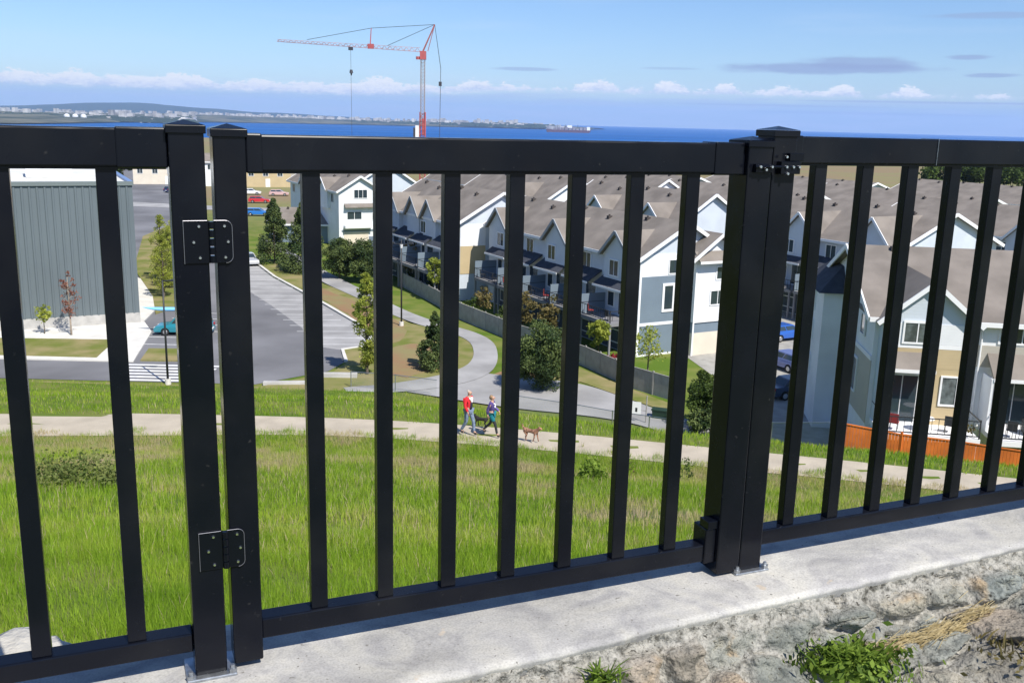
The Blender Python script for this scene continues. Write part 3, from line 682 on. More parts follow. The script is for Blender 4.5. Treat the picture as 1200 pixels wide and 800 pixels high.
def tree(name, x, y, z, h, r, lm, label, kind='round', n=2500, leaf=.14, trunk_h=.25, bark=None, group=None, seed=1, cat='tree', clumps=28):
    t = thing(name, (x, y, z), label=label, cat=cat, group=group)
    P, tone, C = crown_pts(n, r, h*(1-trunk_h), h*trunk_h, seed, kind, clumps)
    V, F, sh = leaves(P, leaf, seed, shade=tone)
    npmesh('crown', V, F, lm, t, shade=sh)
    mb = MB(); tr = max(.035, h*.012)
    top = h*(.92 if kind != 'round' else .7)
    mb.tube((0,0,-.3), (0,0,h*trunk_h), tr*1.4, tr, n=8).tube((0,0,h*trunk_h), (0,0,top), tr, tr*.3, n=8)
    for c in C[::2]:
        zz = max(h*trunk_h*.8, c[2]-.35*math.hypot(c[0], c[1])-h*.05); mb.tube((0,0,min(zz, top)), tuple(c), tr*.42, tr*.12, n=5)
    mb.build('trunk', bark or M_bark, t, smooth=True)
    return t
def bush(name, x, y, z, r, h, lm, label, n=900, leaf=.08, group=None, seed=1, cat='bush', clumps=14):
    P, tone, C = crown_pts(n, r, h, 0, seed, 'round', clumps); P[:,2] = np.abs(P[:,2])
    V, F, sh = leaves(P, leaf, seed, shade=tone)
    o = npmesh(name, V, F, lm, shade=sh); o.location = (x, y, z)
    return tag(o, label, cat, group)

# ------------------------------------------------------------------ hillside grass
gmat = bpy.data.materials.new('tall grass blades'); gmat.use_nodes = True
nt = gmat.node_tree; N = nt.nodes; L = nt.links; b = N['Principled BSDF']; b.inputs['Roughness'].default_value = .55; b.inputs['Specular IOR Level'].default_value = .25
at = N.new('ShaderNodeAttribute'); at.attribute_name = 'shade'
gc = ramp(N, L, at.outputs['Fac'], [(.0,(.15,.27,.015)), (.30,(.26,.40,.03)), (.55,(.38,.46,.06)), (.78,(.46,.40,.17)), (1.,(.58,.46,.32))])
L.new(gc, b.inputs['Base Color']); tr = N.new('ShaderNodeBsdfTranslucent'); L.new(gc, tr.inputs[0]); mxs = N.new('ShaderNodeMixShader'); mxs.inputs[0].default_value = .4
L.new(b.outputs[0], mxs.inputs[1]); L.new(tr.outputs[0], mxs.inputs[2]); L.new(mxs.outputs[0], N['Material Output'].inputs[0])
path_lo = smoothpts([(-46,32.4),(-30,33.6),(-20,34.3),(-14,34.9),(-8.2,35.5),(-5.0,35.4),(-.2,34.7),(3.3,34.0),(7.2,33.0),(12.3,32.0),(20,30.0),(34,26.3)])
path_hi = smoothpts([(-46,36.0),(-30,37.1),(-20.7,37.5),(-15.7,37.8),(-9.4,37.9),(-5.5,37.8),(-1.3,37.3),(3.4,36.4),(7.5,35.4),(12.6,34.3),(20.5,32.2),(34.5,28.4)])
def blades(x, y, hgt, wid, tone, seed, lean=.5):
    g = np.random.default_rng(seed); n = len(x); z = zt(x, y)-.02
    ang = g.random(n)*6.283; dx = np.cos(ang); dy = np.sin(ang)
    la = g.random(n)*6.283; ll = hgt*lean*g.random(n)
    p0 = np.stack([x, y, z], -1); w = wid[:,None]/2*np.stack([dx, dy, 0*dx], -1)
    mid = p0+np.stack([np.cos(la)*ll*.35, np.sin(la)*ll*.35, hgt*.55], -1); tip = p0+np.stack([np.cos(la)*ll, np.sin(la)*ll, hgt], -1)
    V = np.stack([p0-w, p0+w, mid-w*.75, mid+w*.75, tip-w*.12, tip+w*.12], 1).reshape(-1, 3)
    b0 = np.arange(n)[:,None]*6; F = np.concatenate([b0+np.array([[0,1,3,2]]), b0+np.array([[2,3,5,4]])], 0)
    return V, F, np.repeat(tone, 6)
def field(n, ymin, ymax, hm, wm, seed, power=1., side=1.12, ok=None):
    g = np.random.default_rng(seed); y = ymin+(ymax-ymin)*g.random(n)**power; x = (g.random(n)*2-1)*(y*.56*side+1.2)
    # clumping
    c = fnoise(x, y, 40+seed, 3, 2.2); keep = g.random(n) < .35+1.1*np.clip(c-.25, 0, 1)
    keep &= y < np.interp(x, path_lo[:,0], path_lo[:,1])-.40+1.6*fnoise(x, y, 95, 4, 1.6)+.15*g.random(n) if ymax < 37 else y > np.interp(x, path_hi[:,0], path_hi[:,1])+.25-.7*fnoise(x, y, 96, 4, 1.3)+.1*g.random(n)
    if ymax > 37: keep &= y < yb(x)-.2
    d = -(x-FO[0])*math.sin(FA)+(y-FO[1])*math.cos(FA); keep &= d > .75
    x = x[keep]; y = y[keep]; n = len(x)
    big = fnoise(x, y, 60, 4, .28); fine = fnoise(x, y, 61, 3, 1.6)
    straw = np.clip((y-9)/11, 0, 1)*.62 if ymax < 37 else .15
    br = np.clip((fnoise(x, y, 63, 3, .45)-.42)*4, 0, 1)
    tone = .24+.5*(fine-.5)+.8*np.clip(big-.5, 0, 1)+straw*br*.8+.26*(g.random(n)-.5)
    tone = np.where(g.random(n) < .02+straw*(.12+.35*br), .8+.2*g.random(n), tone)
    edge = np.clip((np.interp(x, path_lo[:,0], path_lo[:,1])-y)/3.0, .75, 1) if ymax < 37 else 1.
    h = hm*(.55+.9*g.random(n))*(.6+.8*c[keep])*(.55+1.0*fnoise(x, y, 91, 3, .7))*edge; w = wm*(.7+.6*g.random(n))
    return blades(x, y, h, w, np.clip(tone, 0, 1), seed)
parts = [field(330000, 2.4, 14, .135, .0055, 1, .85), field(330000, 11, 36.5, .17, .012, 2, .8), field(120000, 33, 68, .16, .028, 3, 1.1), field(130000, 31, 36.8, .24, .011, 4, .9)]
V = []; F = []; sh = []; k = 0
for v, fc, s in parts: V.append(v); F.append(fc+k); sh.append(s); k += len(v)
tag(npmesh('grass', np.concatenate(V), np.concatenate(F), gmat, shade=np.concatenate(sh)), 'tall green meadow grass covering the slope below the fence', 'grass', kind='stuff')

# shrubs and weeds on the slope
L_brm = leafmat('olive bramble leaves', (.10,.15,.03), (.26,.28,.09), .4)
bush('shrub', -8.8, 18.6, float(zt(-8.8,18.6)), 1.15, .5, L_brm, 'low olive bramble bush in the meadow at the left, below the path', n=2600, leaf=.05, seed=3, clumps=34)
bush('shrub', 2.5, 27.6, float(zt(2.5,27.6)), .7, .55, L_weed, 'leafy weed clump in the meadow below the dog', n=700, leaf=.07, seed=4)
bush('shrub', 3.9, 31.0, float(zt(3.9,31.0)), .6, 1.1, L_olive, 'reddish twiggy weed at the lower path edge beside the dog', n=220, leaf=.05, seed=5)
bush('shrub', 6.1, 31.2, float(zt(6.1,31.2)), .5, .9, L_green, 'small green weed at the path edge right of the dog', n=200, leaf=.05, seed=6)
# foreground weeds at the foot of the wall
def fl(u, w, z): return (FO[0]+u*math.cos(FA)+w*math.sin(FA), FO[1]+u*math.sin(FA)-w*math.cos(FA), z)
def plant(name, u, w, z, n, r, h, lm, label, seed, leaf=.03, blade=0):
    g = np.random.default_rng(seed); P = g.normal(size=(n, 3))*np.array([r, r*.8, h*.35]); P[:,2] = np.abs(P[:,2])
    V, F, sh = leaves(P, leaf, seed, elong=1.9)
    if blade:
        Vs=[V]; Fs=[F]; ss=[sh]; k=len(V)
        for i in range(blade):
            b0 = g.normal(size=3)*np.array([r*.6, r*.5, 0]); dr = g.normal(size=3)*.6; dr[2] = 1.; dr/=np.linalg.norm(dr); ln = h*(.7+1.0*g.random()); sd = np.cross(dr, g.normal(size=3)); sd/=np.linalg.norm(sd); sd*=.0022
            m_ = b0+dr*ln*.6; tp = b0+dr*ln+np.array([dr[0],dr[1],-.25])*ln*.35
            Vs.append(np.array([b0-sd,b0+sd,m_+sd,m_-sd,tp+sd*.2,tp-sd*.2])); Fs.append(np.array([[0,1,2,3],[3,2,4,5]])+k); ss.append(np.full(6,g.random())); k+=6
        V=np.concatenate(Vs);F=np.concatenate(Fs);sh=np.concatenate(ss)
    o = npmesh(name, V, F, lm, shade=sh); o.location = fl(u, w, z); return tag(o, label, 'weed')
plant('weed', 1.13, .268, surf(1.13,.268)+.002, 1400, .055, .045, L_weed, 'bright green leafy weed at the foot of the stone wall, bottom right', 31, .0115, 260)
plant('weed', .515, .222, surf(.515,.222), 60, .022, .04, L_weed, 'sparse grassy weed in a crevice of the stone wall', 32, .008, 50)
_m = plant('weed_patch', 1.50, .385, surf(1.50,.385), 70, .06, .025, L_olive, 'low patchy weeds on the rock at the lower right corner', 33, .009, 40); _m['kind'] = 'stuff'  # low weed of scattered leaves and thin blades, several patches in one mesh
g = np.random.default_rng(5); Vs=[];Fs=[];ss=[];k=0
for i in range(520):
    t = g.random(); uu = 1.21+.36*t+g.normal()*.014; ww = .268-.030*t+g.normal()*.009
    c0_ = np.array([uu, -ww, surf(uu, ww)+.004+abs(g.normal())*.007]); a_ = g.normal()*.30+.18; d_ = np.array([math.cos(a_), math.sin(a_)*.6, g.normal()*.14+.05]); ln=.015+.035*g.random()**2; sd=np.array([-d_[1],d_[0],0])*.0009
    Vs.append(np.array([c0_-d_*ln-sd,c0_-d_*ln+sd,c0_+d_*ln+sd,c0_+d_*ln-sd])); Fs.append(np.array([[0,1,2,3]])+k); ss.append(np.full(4,g.random())); k+=4
o = npmesh('dry_grass', np.concatenate(Vs), np.concatenate(Fs), L_straw, shade=np.concatenate(ss)); o.location = FO; o.rotation_euler.z = FA
tag(o, 'matted dry straw lying along the ledge of the stone wall', 'dry grass', kind='stuff')

# ------------------------------------------------------------------ BUILDINGS
M_tshade = mat('white gable trim painted as shaded', (.30,.32,.34), rough=.6)  # white trim with the shade on the park-side gables put into its colour
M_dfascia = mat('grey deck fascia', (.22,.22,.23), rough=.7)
def window(par, M, w, h, glass=M_glass, trim=.10, mull=1, sill=True):
    """M: x right, -y out of the wall, z up, origin at window centre on the wall face"""
    fr = MB()
    for a in ((-w/2-trim, w/2+trim, h/2, h/2+trim), (-w/2-trim, w/2+trim, -h/2-trim, -h/2), (-w/2-trim, -w/2, -h/2, h/2), (w/2, w/2+trim, -h/2, h/2)):
        fr.box(a[0], a[1], -.07, .02, a[2], a[3], M)
    for i in range(mull): xx = -w/2+w*(i+1)/(mull+1); fr.box(xx-.03, xx+.03, -.055, .02, -h/2, h/2, M)
    o = fr.build('window', M_white, par)
    MB().box(-w/2, w/2, -.03, .015, -h/2, h/2, M).build('pane', glass, o)
    return o
def T3(x, y, z): return Matrix.Translation((x, y, z))
def side_end(x, y, z): return Matrix.Translation((x, y, z)) @ Matrix.Rotation(R(90), 4, 'Z')   # wall facing +x
def side_start(x, y, z): return Matrix.Translation((x, y, z)) @ Matrix.Rotation(R(-90), 4, 'Z') # wall facing -x
def roof_slab(mb, x0, x1, ya, za, yb_, zb, t=.16):
    mb.prism([(ya, za), (yb_, zb), (yb_, zb+t), (ya, za+t)], 'x', x0, x1)
def gable_roof(par, x0, x1, D, eh, rh, ov=.45, m=M_roof, trim=True):
    sl = (rh-eh)/(D/2); e = ov*sl
    mb = MB(); ym = D/2
    mb.prism([(-ov, eh-e+.02), (ym, rh+.02), (D+ov, eh-e+.02), (D+ov, eh-e+.20), (ym, rh+.21), (-ov, eh-e+.20)], 'x', x0-ov, x1+ov)
    o = mb.build('roof', m, par)
    if trim:
        tb = MB()
        for x in (x0-ov-.05, x1+ov+.05):
            for ya, za in ((-ov-.04, eh-e-.02), (D+ov+.04, eh-e-.02)):
                tb.bar((x, ya, za+.07), (x, ym, rh+.09), .09, .30, up=(0,0,1))
        for yy in (-ov-.06, D+ov+.06): tb.box(x0-ov, x1+ov, yy-.05, yy+.05, eh-e-.08, eh-e+.17)
        tb.build('roof_trim', M_white, o)
        for k in range(max(1, int((x1-x0)/5))):
            vt = MB()
            xx = x0+2+k*5.1; yy = ym-.5-(k % 2)*.6; zz = eh+sl*yy+.2
            vt.box(xx, xx+.35, yy-.2, yy+.2, zz-.1, zz+.22); vt.tube((xx+.17, yy, zz+.2), (xx+.17, yy, zz+.34), .09)
            vt.build('roof_vent', mat('brown roof vents', (.06,.05,.045), rough=.8) if 'brown roof vents' not in MATS else MATS['brown roof vents'], o)
    return o
def front_gable(par, xc, w, D, eh, rh, pz, pro, wm, ov=.35, m=M_roof, mtrim=True, z0=None, tm=None):
    """small gable over a projecting bay on the front (y<0) face"""
    sl = (rh-eh)/(D/2); back = (pz-eh)/sl
    z0 = eh-2.9 if z0 is None else z0
    wl = MB().prism([(xc-w/2, z0), (xc+w/2, z0), (xc+w/2, eh-.05), (xc, pz-.06), (xc-w/2, eh-.05)], 'y', -pro, .02).build('bay_wall', wm, par)
    g = (pz-eh)/(w/2); x0 = xc-w/2-ov; x1 = xc+w/2+ov; ze = eh-ov*g
    rb = MB(); n = -pro-ov
    rb.prism([(x0, ze), (xc, pz), (x1, ze), (x1, ze+.17), (xc, pz+.18), (x0, ze+.17)], 'y', n, back+.1)
    ro = rb.build('gable_roof', m, par)
    if mtrim:
        tb = MB()
        for xe in (x0-.03, x1+.03): tb.bar((xe, n-.045, ze+.06), (xc, n-.045, pz+.08), .08, .24, up=(0,0,1))
        tb.build('rake_trim', tm or M_white, ro)
    return wl
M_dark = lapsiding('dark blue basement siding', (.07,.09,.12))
M_deck = mat('dark deck railing', (.03,.032,.036), rough=.5)
def deck(par, x0, x1, pro, z, under=True, fascia=M_white):
    o = MB().box(x0, x1, -pro, -.08, z-.28, z).build('deck', fascia, par)
    rl = MB()
    for zz in (z+.95, z+.12): rl.box(x0+.05, x1-.05, -pro+.03, -pro+.08, zz, zz+.05)
    n = int((x1-x0)/.35)
    for i in range(n+1): xx = x0+.07+(x1-x0-.14)*i/n; rl.box(xx-.012, xx+.012, -pro+.04, -pro+.065, z+.12, z+.96)
    for xx in (x0+.04, x1-.10):
        rl.box(xx, xx+.06, -pro+.03, -pro+.09, z, z+1.05)
        rl.box(xx, xx+.05, -pro+.05, -.1, z+.95, z+1.0)
    rl.build('deck_railing', M_deck, o)
    if under:
        ps = MB()
        for xx in (x0+.1, x1-.25): ps.box(xx, xx+.16, -pro+.05, -pro+.21, 0, z-.28)
        ps.build('deck_post', fascia, o)
    return o
def awning(par, x0, x1, pro, z, rise, m=M_roofn, y0=0.):
    o = MB().prism([(y0-pro, z), (y0+.0, z+rise), (y0+.0, z+rise+.12), (y0-pro, z+.12)], 'x', x0, x1).build('awning_roof', m, par)
    MB().box(x0, x1, y0-pro-.05, y0-pro-.002, z-.06, z+.12).build('fascia', M_white, o)
    return o
def door(par, M, w, h, frame=M_white, glass=M_glass):
    o = MB().box(-w/2-.1, w/2+.1, -.05, .02, 0, h+.1, M).build('door', frame, par)
    MB().box(-w/2, -.03, -.075, -.052, .12, h, M).box(.03, w/2, -.075, -.052, .12, h, M).build('pane', glass, o)
    return o
ROT = math.atan2(-.879, .477)
DN = Vector((.477,-.879)); DI = Vector((.879,.477))
def house(label, near, L_, D, eh=8.4, rh=11.2, wallm=M_side_lb, unit=5.2, detail=2, gables=(), gz=GZ, roofm=M_roof, endm=None, group='townhouse blocks with brown roofs', first=.6, trimg=None):
    o2 = Vector(near)-DN*L_
    t = thing('townhouse_block', (o2.x, o2.y, gz), ROT, label, 'townhouses', group)
    wb = MB().prism([(0,-1),(D,-1),(D,eh),(D/2,rh),(0,eh)], 'x', 0, L_).build('wall', wallm, t)
    gable_roof(t, 0, L_, D, eh, rh, m=roofm)
    for (xc, w, pz, pro) in gables: front_gable(t, xc, w, D, eh, rh, pz, pro, wallm, z0=(eh-2.9), tm=trimg or M_white)
    if detail:
        n = int(L_/unit)
        for k in range(n):
            x = L_-(k+.5)*unit
            pro = max([p for (xc, w, pz, p) in gables if abs(xc-x) < w/2] or [0])
            window(t, T3(x-.3, -pro, eh-1.25), 1.25, 1.25, mull=1)
            if detail > 1:
                awning(t, x-unit*.42, x+unit*.42, 1.5, 5.5, .95)
                door(t, T3(x+.6, 0, 3.05), 1.5, 2.1)
                window(t, T3(x-1.4, 0, 4.3), .9, 1.2, mull=0)
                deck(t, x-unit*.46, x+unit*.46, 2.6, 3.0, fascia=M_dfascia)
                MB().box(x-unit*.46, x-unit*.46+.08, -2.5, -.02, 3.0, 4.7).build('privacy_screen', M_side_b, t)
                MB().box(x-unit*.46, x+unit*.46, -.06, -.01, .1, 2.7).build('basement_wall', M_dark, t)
                window(t, T3(x-.3, 0, 1.2), 1.6, 1.0, glass=M_glass, mull=1)
    return t
# --- row along the park path: A (nearest), B beyond it, C the far white end
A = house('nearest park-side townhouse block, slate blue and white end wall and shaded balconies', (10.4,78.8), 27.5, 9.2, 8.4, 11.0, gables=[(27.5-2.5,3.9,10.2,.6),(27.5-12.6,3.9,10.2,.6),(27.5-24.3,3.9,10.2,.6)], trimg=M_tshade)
xe = 27.5
MB().box(xe+.0, xe+.05, .05, 4.45, 2.85, 6.75).build('upper_wall', M_side_b, A)
MB().box(xe+.0, xe+.05, .05, 4.45, .15, 2.6).build('lower_wall', M_side_b, A)
MB().box(xe+.0, xe+.09, .0, 4.5, 2.6, 2.85).box(xe, xe+.09, -.05, .16, 0, 8.3).box(xe, xe+.10, 0, 4.5, -.2, .15).build('corner_trim', M_white, A)
MB().box(xe+.0, xe+.04, .16, 4.45, 6.75, 8.6).build('gable_siding', M_side_w, A)
window(A, side_end(xe+.05, 3.0, 4.9), .85, 2.0, mull=0, trim=.22)
window(A, side_end(xe+.03, 3.3, 7.5), .7, 1.1, mull=0, trim=.08)
MB().box(xe, xe+1.5, 4.6, 9.15, 2.9, 8.4).build('bay_wall', M_side_w, A)
MB().box(xe+.0, xe+1.45, 4.65, 9.1, 1.95, 2.9).build('lower_wall', M_side_b, A)
MB().box(xe+.0, xe+1.48, 4.62, 9.12, -.3, 1.95).build('garage_wall', M_cream, A)
MB().box(xe+1.5, xe+1.56, 4.6, 4.75, -.3, 8.4).box(xe+1.5, xe+1.57, 4.6, 9.2, 2.85, 3.0).build('corner_trim', M_white, A)
MB().prism([(4.7,8.4),(9.2,8.4),(6.95,10.1)], 'x', xe+.02, xe+1.3).build('gable_wall', M_side_w, A)
rr = MB(); rr.prism([(4.0,8.05),(6.95,10.15),(9.9,8.05),(9.9,8.25),(6.95,10.36),(4.0,8.25)], 'x', xe-3, xe+1.9).build('gable_roof', M_roof, A)
MB().bar((xe+1.96,3.95,8.13),(xe+1.96,6.95,10.25),.08,.26).bar((xe+1.96,9.95,8.13),(xe+1.96,6.95,10.25),.08,.26).build('rake_trim', M_white, A)
MB().prism([(xe+1.35,8.75),(xe+2.15,8.0),(xe+2.15,8.12),(xe+1.35,8.87)], 'y', 4.5, 9.3).build('skirt_roof', M_roof, A)
MB().box(xe+2.15,xe+2.22,4.5,9.3,7.92,8.12).build('fascia', M_white, A)
window(A, side_end(xe+1.5, 7.1, 4.9), 1.5, 1.15)
window(A, side_end(xe+1.5, 7.5, 7.0), 1.3, 1.0)
B_near = Vector((10.4,78.8))-DN*28.6-DI*3.2
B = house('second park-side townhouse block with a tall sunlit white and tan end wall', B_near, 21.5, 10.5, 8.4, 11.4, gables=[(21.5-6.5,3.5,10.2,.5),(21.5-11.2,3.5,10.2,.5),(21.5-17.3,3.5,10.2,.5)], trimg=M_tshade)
MB().box(21.5, 21.54, .3, 3.3, 5.9, 8.2).build('upper_wall', M_side_w, B)
MB().box(21.5, 21.54, .3, 3.3, 2.9, 5.9).build('middle_wall', M_side_t, B)
C = house('far white townhouse block end with twin windows beyond the pair of dark firs', (-26.2,143.7), 26, 6.6, 8.4, 10.4, wallm=M_side_w, gables=[(20,4,9.9,.5),(10,4,9.9,.5)], detail=1)
window(C, side_end(26, 3.4, 7.9), 2.0, 1.2, mull=2)
MB().prism([(26.02,6.4),(26.7,5.9),(26.7,6.0),(26.02,6.5)], 'y', .8, 6.4).build('skirt_roof', M_roof, C)
window(C, side_end(26, 2.4, 4.7), 2.2, 1.1, mull=1); window(C, side_end(26, 5.6, 4.5), .7, .9, mull=0)
MB().box(26, 26.9, .7, 5.0, 2.9, 3.3).build('balcony', M_white, C)
MB().box(26.01, 26.06, .7, 4.6, 0, 2.2).build('garage_door', M_cream, C)
MB().box(26.01, 26.06, .4, 6.3, 2.3, 2.6).build('band', M_side_b, C)
def at(t, inw): v = Vector((10.4,78.8))-DN*t+DI*inw; return (v.x, v.y)
house('second row townhouse block with a white raked gable end, behind the nearest park-side block', at(20,19), 24, 10, 8.4, 11.6, detail=1, gables=[(20,4.6,10.4,.6),(9,4.6,10.4,.6)])
house('second row townhouse block with a notched white fascia, behind the sunlit tan end wall', at(52,21), 26, 10, 8.4, 11.4, detail=0, gables=[(20,4.6,10.4,.6)], wallm=M_side_w)
house('third row townhouse block with one small white gable, left of the big far roofs', at(53,38), 22, 9, 8.4, 11.0, detail=0, wallm=M_side_w)
house('small far townhouse block with white gable left of the third row', at(80,24), 20, 8, 8.6, 11.2, detail=0, wallm=M_side_w)
house('far brown roofed block behind the white house and pair of firs', at(92,8), 24, 10, 8.4, 11.6, detail=0)
R2 = house('courtyard townhouse block with shaded blue gable, behind the near right house', (35.5,89.0), 21, 14, 8.4, 11.4, gables=[(21-2.6,4.6,11.0,.6),(9,4.6,10.6,.6)], wallm=M_side_lb, detail=2)
house('right edge townhouse block with a wide end gable, behind the near right house', (58,100), 26, 13, 8.0, 10.8, detail=1, wallm=M_side_lb, gables=[(21,4.6,10.2,.6)])
house('far block whose brown roof shows above the courtyard block', (33,122), 30, 13, 8.2, 10.8, detail=0, gables=[(24,4.6,10.2,.6)])
house('far block with brown roof right of the courtyard block', (60,132), 30, 14, 7.8, 10.2, detail=0, gables=[(24,4.6,9.8,.6)])
house('distant brown roofed block left of the latch post', (24,158), 40, 14, 8.0, 10.6, detail=0)
house('distant brown roofed block beyond the right fence pickets', (58,172), 40, 15, 7.4, 9.8, detail=0)
house('distant brown roofed block at the right near the hedge trees', (92,165), 36, 14, 7.0, 9.6, detail=0)
# --- near right house, faces us
H = thing('townhouse_block', (19.95,52.0,GZ), R(-7.5), 'near right townhouses with sunny front gable, deck and patio doors', 'townhouses', 'townhouse blocks with brown roofs')
eh, rh, D = 9.15, 12.0, 14.4
MB().prism([(0,-1),(D,-1),(D,eh),(D/2,rh),(0,eh)], 'x', 0, 24).build('wall', M_side_w, H)
gable_roof(H, 0, 24, D, eh, rh)
for i, xc in enumerate((2.6, 13.6)):
    front_gable(H, xc, 4.7, D, eh, rh, 11.15, .7, M_side_lb, z0=2.6)
    ox = xc-2.6
    MB().box(ox+.27, ox+4.93, -.74, -.702, 7.85, 8.95).build('upper_siding', M_side_w, H)
    MB().box(ox+.27, ox+4.93, -.75, -.702, 7.60, 7.84).build('belt_trim', M_white, H)
    MB().box(ox+.27, ox+4.93, -.74, -.702, 6.5, 7.6).build('shingle_band', M_side_t, H)
    MB().box(ox+2.95, ox+4.93, -.73, -.702, 3.3, 6.5).build('shingle_siding', M_side_t, H)
    MB().box(ox+.25, ox+.42, -.77, -.70, 3.3, 9.0).box(ox+2.95, ox+3.1, -.78, -.70, 3.3, 7.6).box(ox+4.8, ox+4.95, -.77, -.70, 3.3, 9.0).build('corner_trim', M_white, H)
    window(H, T3(ox+2.05, -.74, 8.45), 1.35, 1.05, glass=M_glass2)
    door(H, T3(ox+1.55, -.70, 3.35), 1.6, 2.7)
    awning(H, ox+.45, ox+2.95, 1.0, 6.5, .75, m=M_roof, y0=-.75)
    window(H, T3(ox+4.0, -.73, 5.3), .75, 1.5, mull=0, glass=M_glass2)
    window(H, T3(ox+7.4, 0, 8.5), 1.7, 1.0, mull=2)
    MB().box(ox+5.2, ox+10.9, -.04, .0, 6.6, 7.8).build('belt_siding', M_side_g, H)
    awning(H, ox+6.0, ox+10.6, 1.5, 6.2, 1.1, m=M_roof)
    MB().box(ox+5.9, ox+6.02, -1.5, -.05, 3.4, 6.3).build('privacy_screen', M_side_w, H)
    door(H, T3(ox+7.6, 0, 3.35), 1.8, 2.4); door(H, T3(ox+9.6, 0, 3.35), 1.0, 2.4, glass=M_side_b)
    MB().tube((ox+5.6,-.08,3.3),(ox+5.6,-.08,9.0),.05).build('downpipe', M_white, H)
    window(H, T3(ox+2.0, -.02, 1.6), 2.2, 1.0, mull=2); window(H, T3(ox+8.0, -.02, 1.6), 2.2, 1.0, mull=2)
deck(H, .2, 5.2, 3.0, 3.35); deck(H, 6.0, 10.9, 3.0, 3.35); deck(H, 11.1, 16.1, 3.0, 3.35)
MB().prism([(-.03,3.0),(D*.55,3.0),(D*.55,6.6),(-.03,6.6)], 'x', -.04, 0).build('shingle_siding', M_side_g, H)
MB().box(-.07, -.01, .0, D*.55, 6.6, 6.85).build('belt_trim', M_white, H)
for y_, z_ in ((3.5,5.0),(2.5,8.2)): window(H, side_start(-.05, y_, z_), .9, 1.9 if z_ < 6 else 1.1, mull=0)
MB().box(-1.3, 0, 8.4, 14.2, -1, 9.0).build('bay_wall', M_side_w, H)
MB().add([(-1.7,8.0,8.95),(.1,8.0,8.95),(.1,14.7,8.95),(-1.7,14.7,8.95),(-.1,9.6,10.5),(.1,9.6,10.5),(.1,13,10.5),(-.1,13,10.5)], [(0,1,5,4),(1,2,6,5),(2,3,7,6),(3,0,4,7),(4,5,6,7),(3,2,1,0)]).build('bay_roof', M_roofn, H)
for z_ in (3.6, 6.0, 8.0): window(H, side_start(-1.3, 11.5, z_), .7, 1.2, mull=0)
# deck clutter on the near right house
def chair_at(x, y, z, rz, label, m):
    t = thing('patio_chair', (x, y, z), rz, label, 'chair', 'patio chairs on the balconies')
    MB().box(-.25,.25,-.25,.25,.40,.45).build('seat', m, t); MB().box(-.25,.25,.22,.27,.45,.95).build('backrest', m, t)
    for sx_ in (-.22,.20):
        for sy_ in (-.24,.21): MB().box(sx_, sx_+.03, sy_, sy_+.03, 0, .40).build('leg', M_deck, t)
    return t
def hl_(x, y, z): v = H.matrix_basis @ Vector((x, y, z)); return v
M_cush = mat('dark red cushion cloth', (.25,.03,.03), rough=.9)
for (x, y, c, lb) in ((1.0,-2.1,M_cush,'red cushioned patio chair on the left deck of the near right house'),(3.9,-2.0,M_deck,'dark patio chair beside the tan siding on the left deck'),(9.6,-2.2,M_cush,'red cushioned patio chair on the second deck of the near right house'),(7.0,-2.2,M_deck,'dark patio chair on the second deck of the near right house')):
    v = hl_(x, y, 3.35); chair_at(v.x, v.y, v.z, R(150), lb, c)
v = hl_(2.6, -2.0, 3.35)
tb_ = thing('patio_table', v, 0, 'round white patio table on the left deck of the near right house', 'table')
MB().tube((0,0,.70),(0,0,.74),.5,n=20).build('tabletop', M_white, tb_); MB().tube((0,0,0),(0,0,.7),.04).build('leg', M_white, tb_); MB().tube((0,0,0),(0,0,.03),.25,n=16).build('base', M_white, tb_)
v = hl_(8.4, -1.5, 3.35)
bq = thing('barbecue', v, R(-8), 'dark covered barbecue on the second deck of the near right house', 'barbecue')
MB().box(-.6,.6,-.28,.28,.1,.85).build('body', M_deck, bq); MB().prism([(-.28,.86),(.28,.86),(.22,1.15),(-.1,1.22),(-.26,1.1)], 'x', -.45, .45).build('lid', M_deck, bq)
v = hl_(4.7,-2.6,3.35)
bush('potted_plant', v.x, v.y, v.z, .35, .8, L_olive, 'yellow green potted plant on the left deck rail corner', n=160, leaf=.08, seed=71, cat='plant')
v = hl_(7.8,-2.7,3.35)
bush('potted_plant', v.x, v.y, v.z, .3, .6, L_green, 'dark green potted plant on the second deck rail', n=140, leaf=.08, seed=72, cat='plant')
g2 = random.Random(3)
Am = Matrix.Translation(A.location) @ Matrix.Rotation(ROT, 4, 'Z')
for k in range(5):
    x = 27.5-(k+.5)*5.2
    for j, dx in enumerate((-1.5, 1.3)):
        v = Am @ Vector((x+dx, -2.0, 3.0)); nth = ['nearest','second','third','fourth','fifth'][k]
        chair_at(v.x, v.y, v.z, ROT+R(180+g2.uniform(-40,40)), '%s patio chair on the %s balcony of the park-side block' % (['farther','nearer'][j], nth), M_cush if (k+j) % 3 == 0 else M_deck)
# garden shrubs and small trees behind the grey fence
fence_pts = [(-13.2,111.1),(-8.0,99.5),(-5.05,92.3),(0,83.5),(1.9,81.0),(5.9,74.9),(8.9,68.9),(11.6,65.7)]
